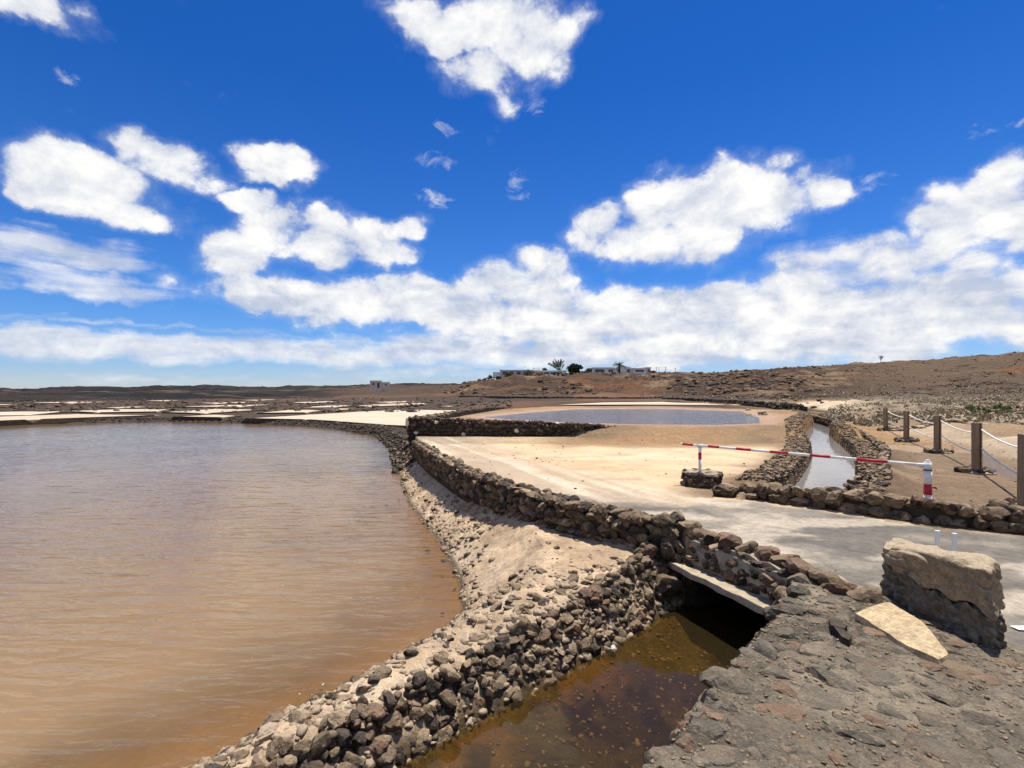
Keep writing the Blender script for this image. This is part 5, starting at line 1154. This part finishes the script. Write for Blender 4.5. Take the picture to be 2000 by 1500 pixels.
# windswept feathery tree
x, _, zb_ = D(1092, 727, YH + 4); t = thing('feathery_tree', 'sparse grey-green feathery tree leaning over the roofs', 'tree', (x, YH + 4, zb_)); b = MB(); b.tube([(0, 0, -1), (0, 0, 1.2)], [.3, .22], 8); b.build('trunk', M['bark'], t); cs = []; bb = MB()
for k in range(17):
    an = random.uniform(-.95, .75); L_ = random.uniform(3.6, 5.4); tip = Vector((math.sin(an) * L_ - .3, random.uniform(-1.2, 1.2), math.cos(an) * L_ * .95 + .4)); base = Vector((random.uniform(-.5, .9), 0, .8)); bb.tube([base, base.lerp(tip, .5) + Vector((0, 0, .25)), tip], [.09, .06, .02], 5)
    for s in np.linspace(.35, 1, 8): q_ = base.lerp(tip, s) + Vector((0, 0, .25 * 4 * s * (1 - s))); cs.append((*q_, .32))
bb.build('limbs', M['bark'], t); leaves('crown', cs, M['leaf_grey'], t, .20, 14, 1.0, .1)
for (px, pyb, Y, w, h_, m, lab) in [(957, 746, 192, 4.2, 3.2, 'leaf_dark', 'rounded dark bush at the very tip of the house hill'), (992, 741, 193, 3.8, 2.4, 'leaf_mid', 'olive bush below the grey-fronted house'), (972, 742, 192, 3, 1.6, 'leaf_dark', 'low dark bush between the rounded and olive bushes'), (1032, 737, 196, 5.0, 2.6, 'leaf_mid', 'wide olive bush between the two low houses'),
      (1052, 738, 196, 4, 1.6, 'leaf_dry', 'dry low bush below the veranda house'), (1090, 738, 194, 4.5, 2.0, 'leaf_mid', 'olive bush at the foot of the feathery tree'), (1112, 738, 193, 4.5, 1.6, 'leaf_dark', 'dark bush under the dense round tree'), (1140, 736, 195, 4.5, 1.5, 'leaf_mid', 'low olive bush right of the dense tree'), (1150, 729, 200, 2.5, 2.2, 'leaf_grey', 'grey bush beside the porch house'), (1275, 729, 204, 2.6, 1.3, 'leaf_red', 'red flowering bush at the end of the house row')]:
    bush(px, pyb, Y, w, h_, M[m], lab, per=34, n=22, leaf=.2)
for i, (px, pyb, pyt, lab) in enumerate([(1282, 728, 715, 'thin utility pole nearest the red flowering bush'), (1287, 728, 716, 'thin utility pole, second from the red bush'), (1300, 728, 715, 'thin utility pole, third from the red bush'), (1319, 727, 717, 'thin utility pole standing farthest from the houses'), (1187, 728, 716.5, 'thin lamp pole on the porch house side of the palm')]):
    x, _, zb_ = D(px, pyb, YH + 6); h_ = D(px, pyt, YH + 6)[2] - zb_; t = thing('utility_pole', lab, 'pole', (x, YH + 6, zb_ - .3), 0, 'thin poles by the houses'); b = MB(); b.tube([(0, 0, -1), (0, 0, h_)], [.10, .07], 6); b.build('shaft', M['bark'], t); b = MB(); b.box((0, 0, h_ - .2), (.6, .08, .1)); b.build('crossarm', M['bark'], t)
x, _, zb_ = D(1720, 710, 195); zb_ = min(zb_, Hh(x, 195) + .1) ; t = thing('bare_tree', 'small lone wispy tree on the bare ridge', 'tree', (x, 195, zb_)); b = MB(); b.tube([(0, 0, -.5), (.1, 0, 1.4), (.0, 0, 2.3)], [.12, .09, .05], 6)
cs = []
for k in range(11):
    an = random.uniform(-.8, .8); tip = Vector((math.sin(an) * 1.3, random.uniform(-.4, .4), 1.3 + math.cos(an) * 1.5)); b.tube([(.05, 0, 1.2), tip], [.045, .015], 4); cs.append((*tip, .32)); cs.append((*(Vector((.05, 0, 1.2)).lerp(tip, .65)), .25))
b.build('trunk', M['bark'], t); leaves('crown', cs, M['leaf_grey'], t, .12, 12, 1.0, .1)
# white pole on the flats
x, y = G(703, 784, -.5); t = thing('leaning_pole', 'leaning white pole standing in the dark flats', 'pole', (x, y, -.6)); b = MB(); b.tube([(-.25, 0, 0), (.35, 0, .95)], [.09, .06], 8); b.build('shaft', M['white_paint'], t)
b = MB(); b.tube([(-.28, 0, -.05), (-.2, 0, .1)], [.2, .14], 8); b.build('foot', M['lava_dark'], t)
print('objects', len(bpy.data.objects))
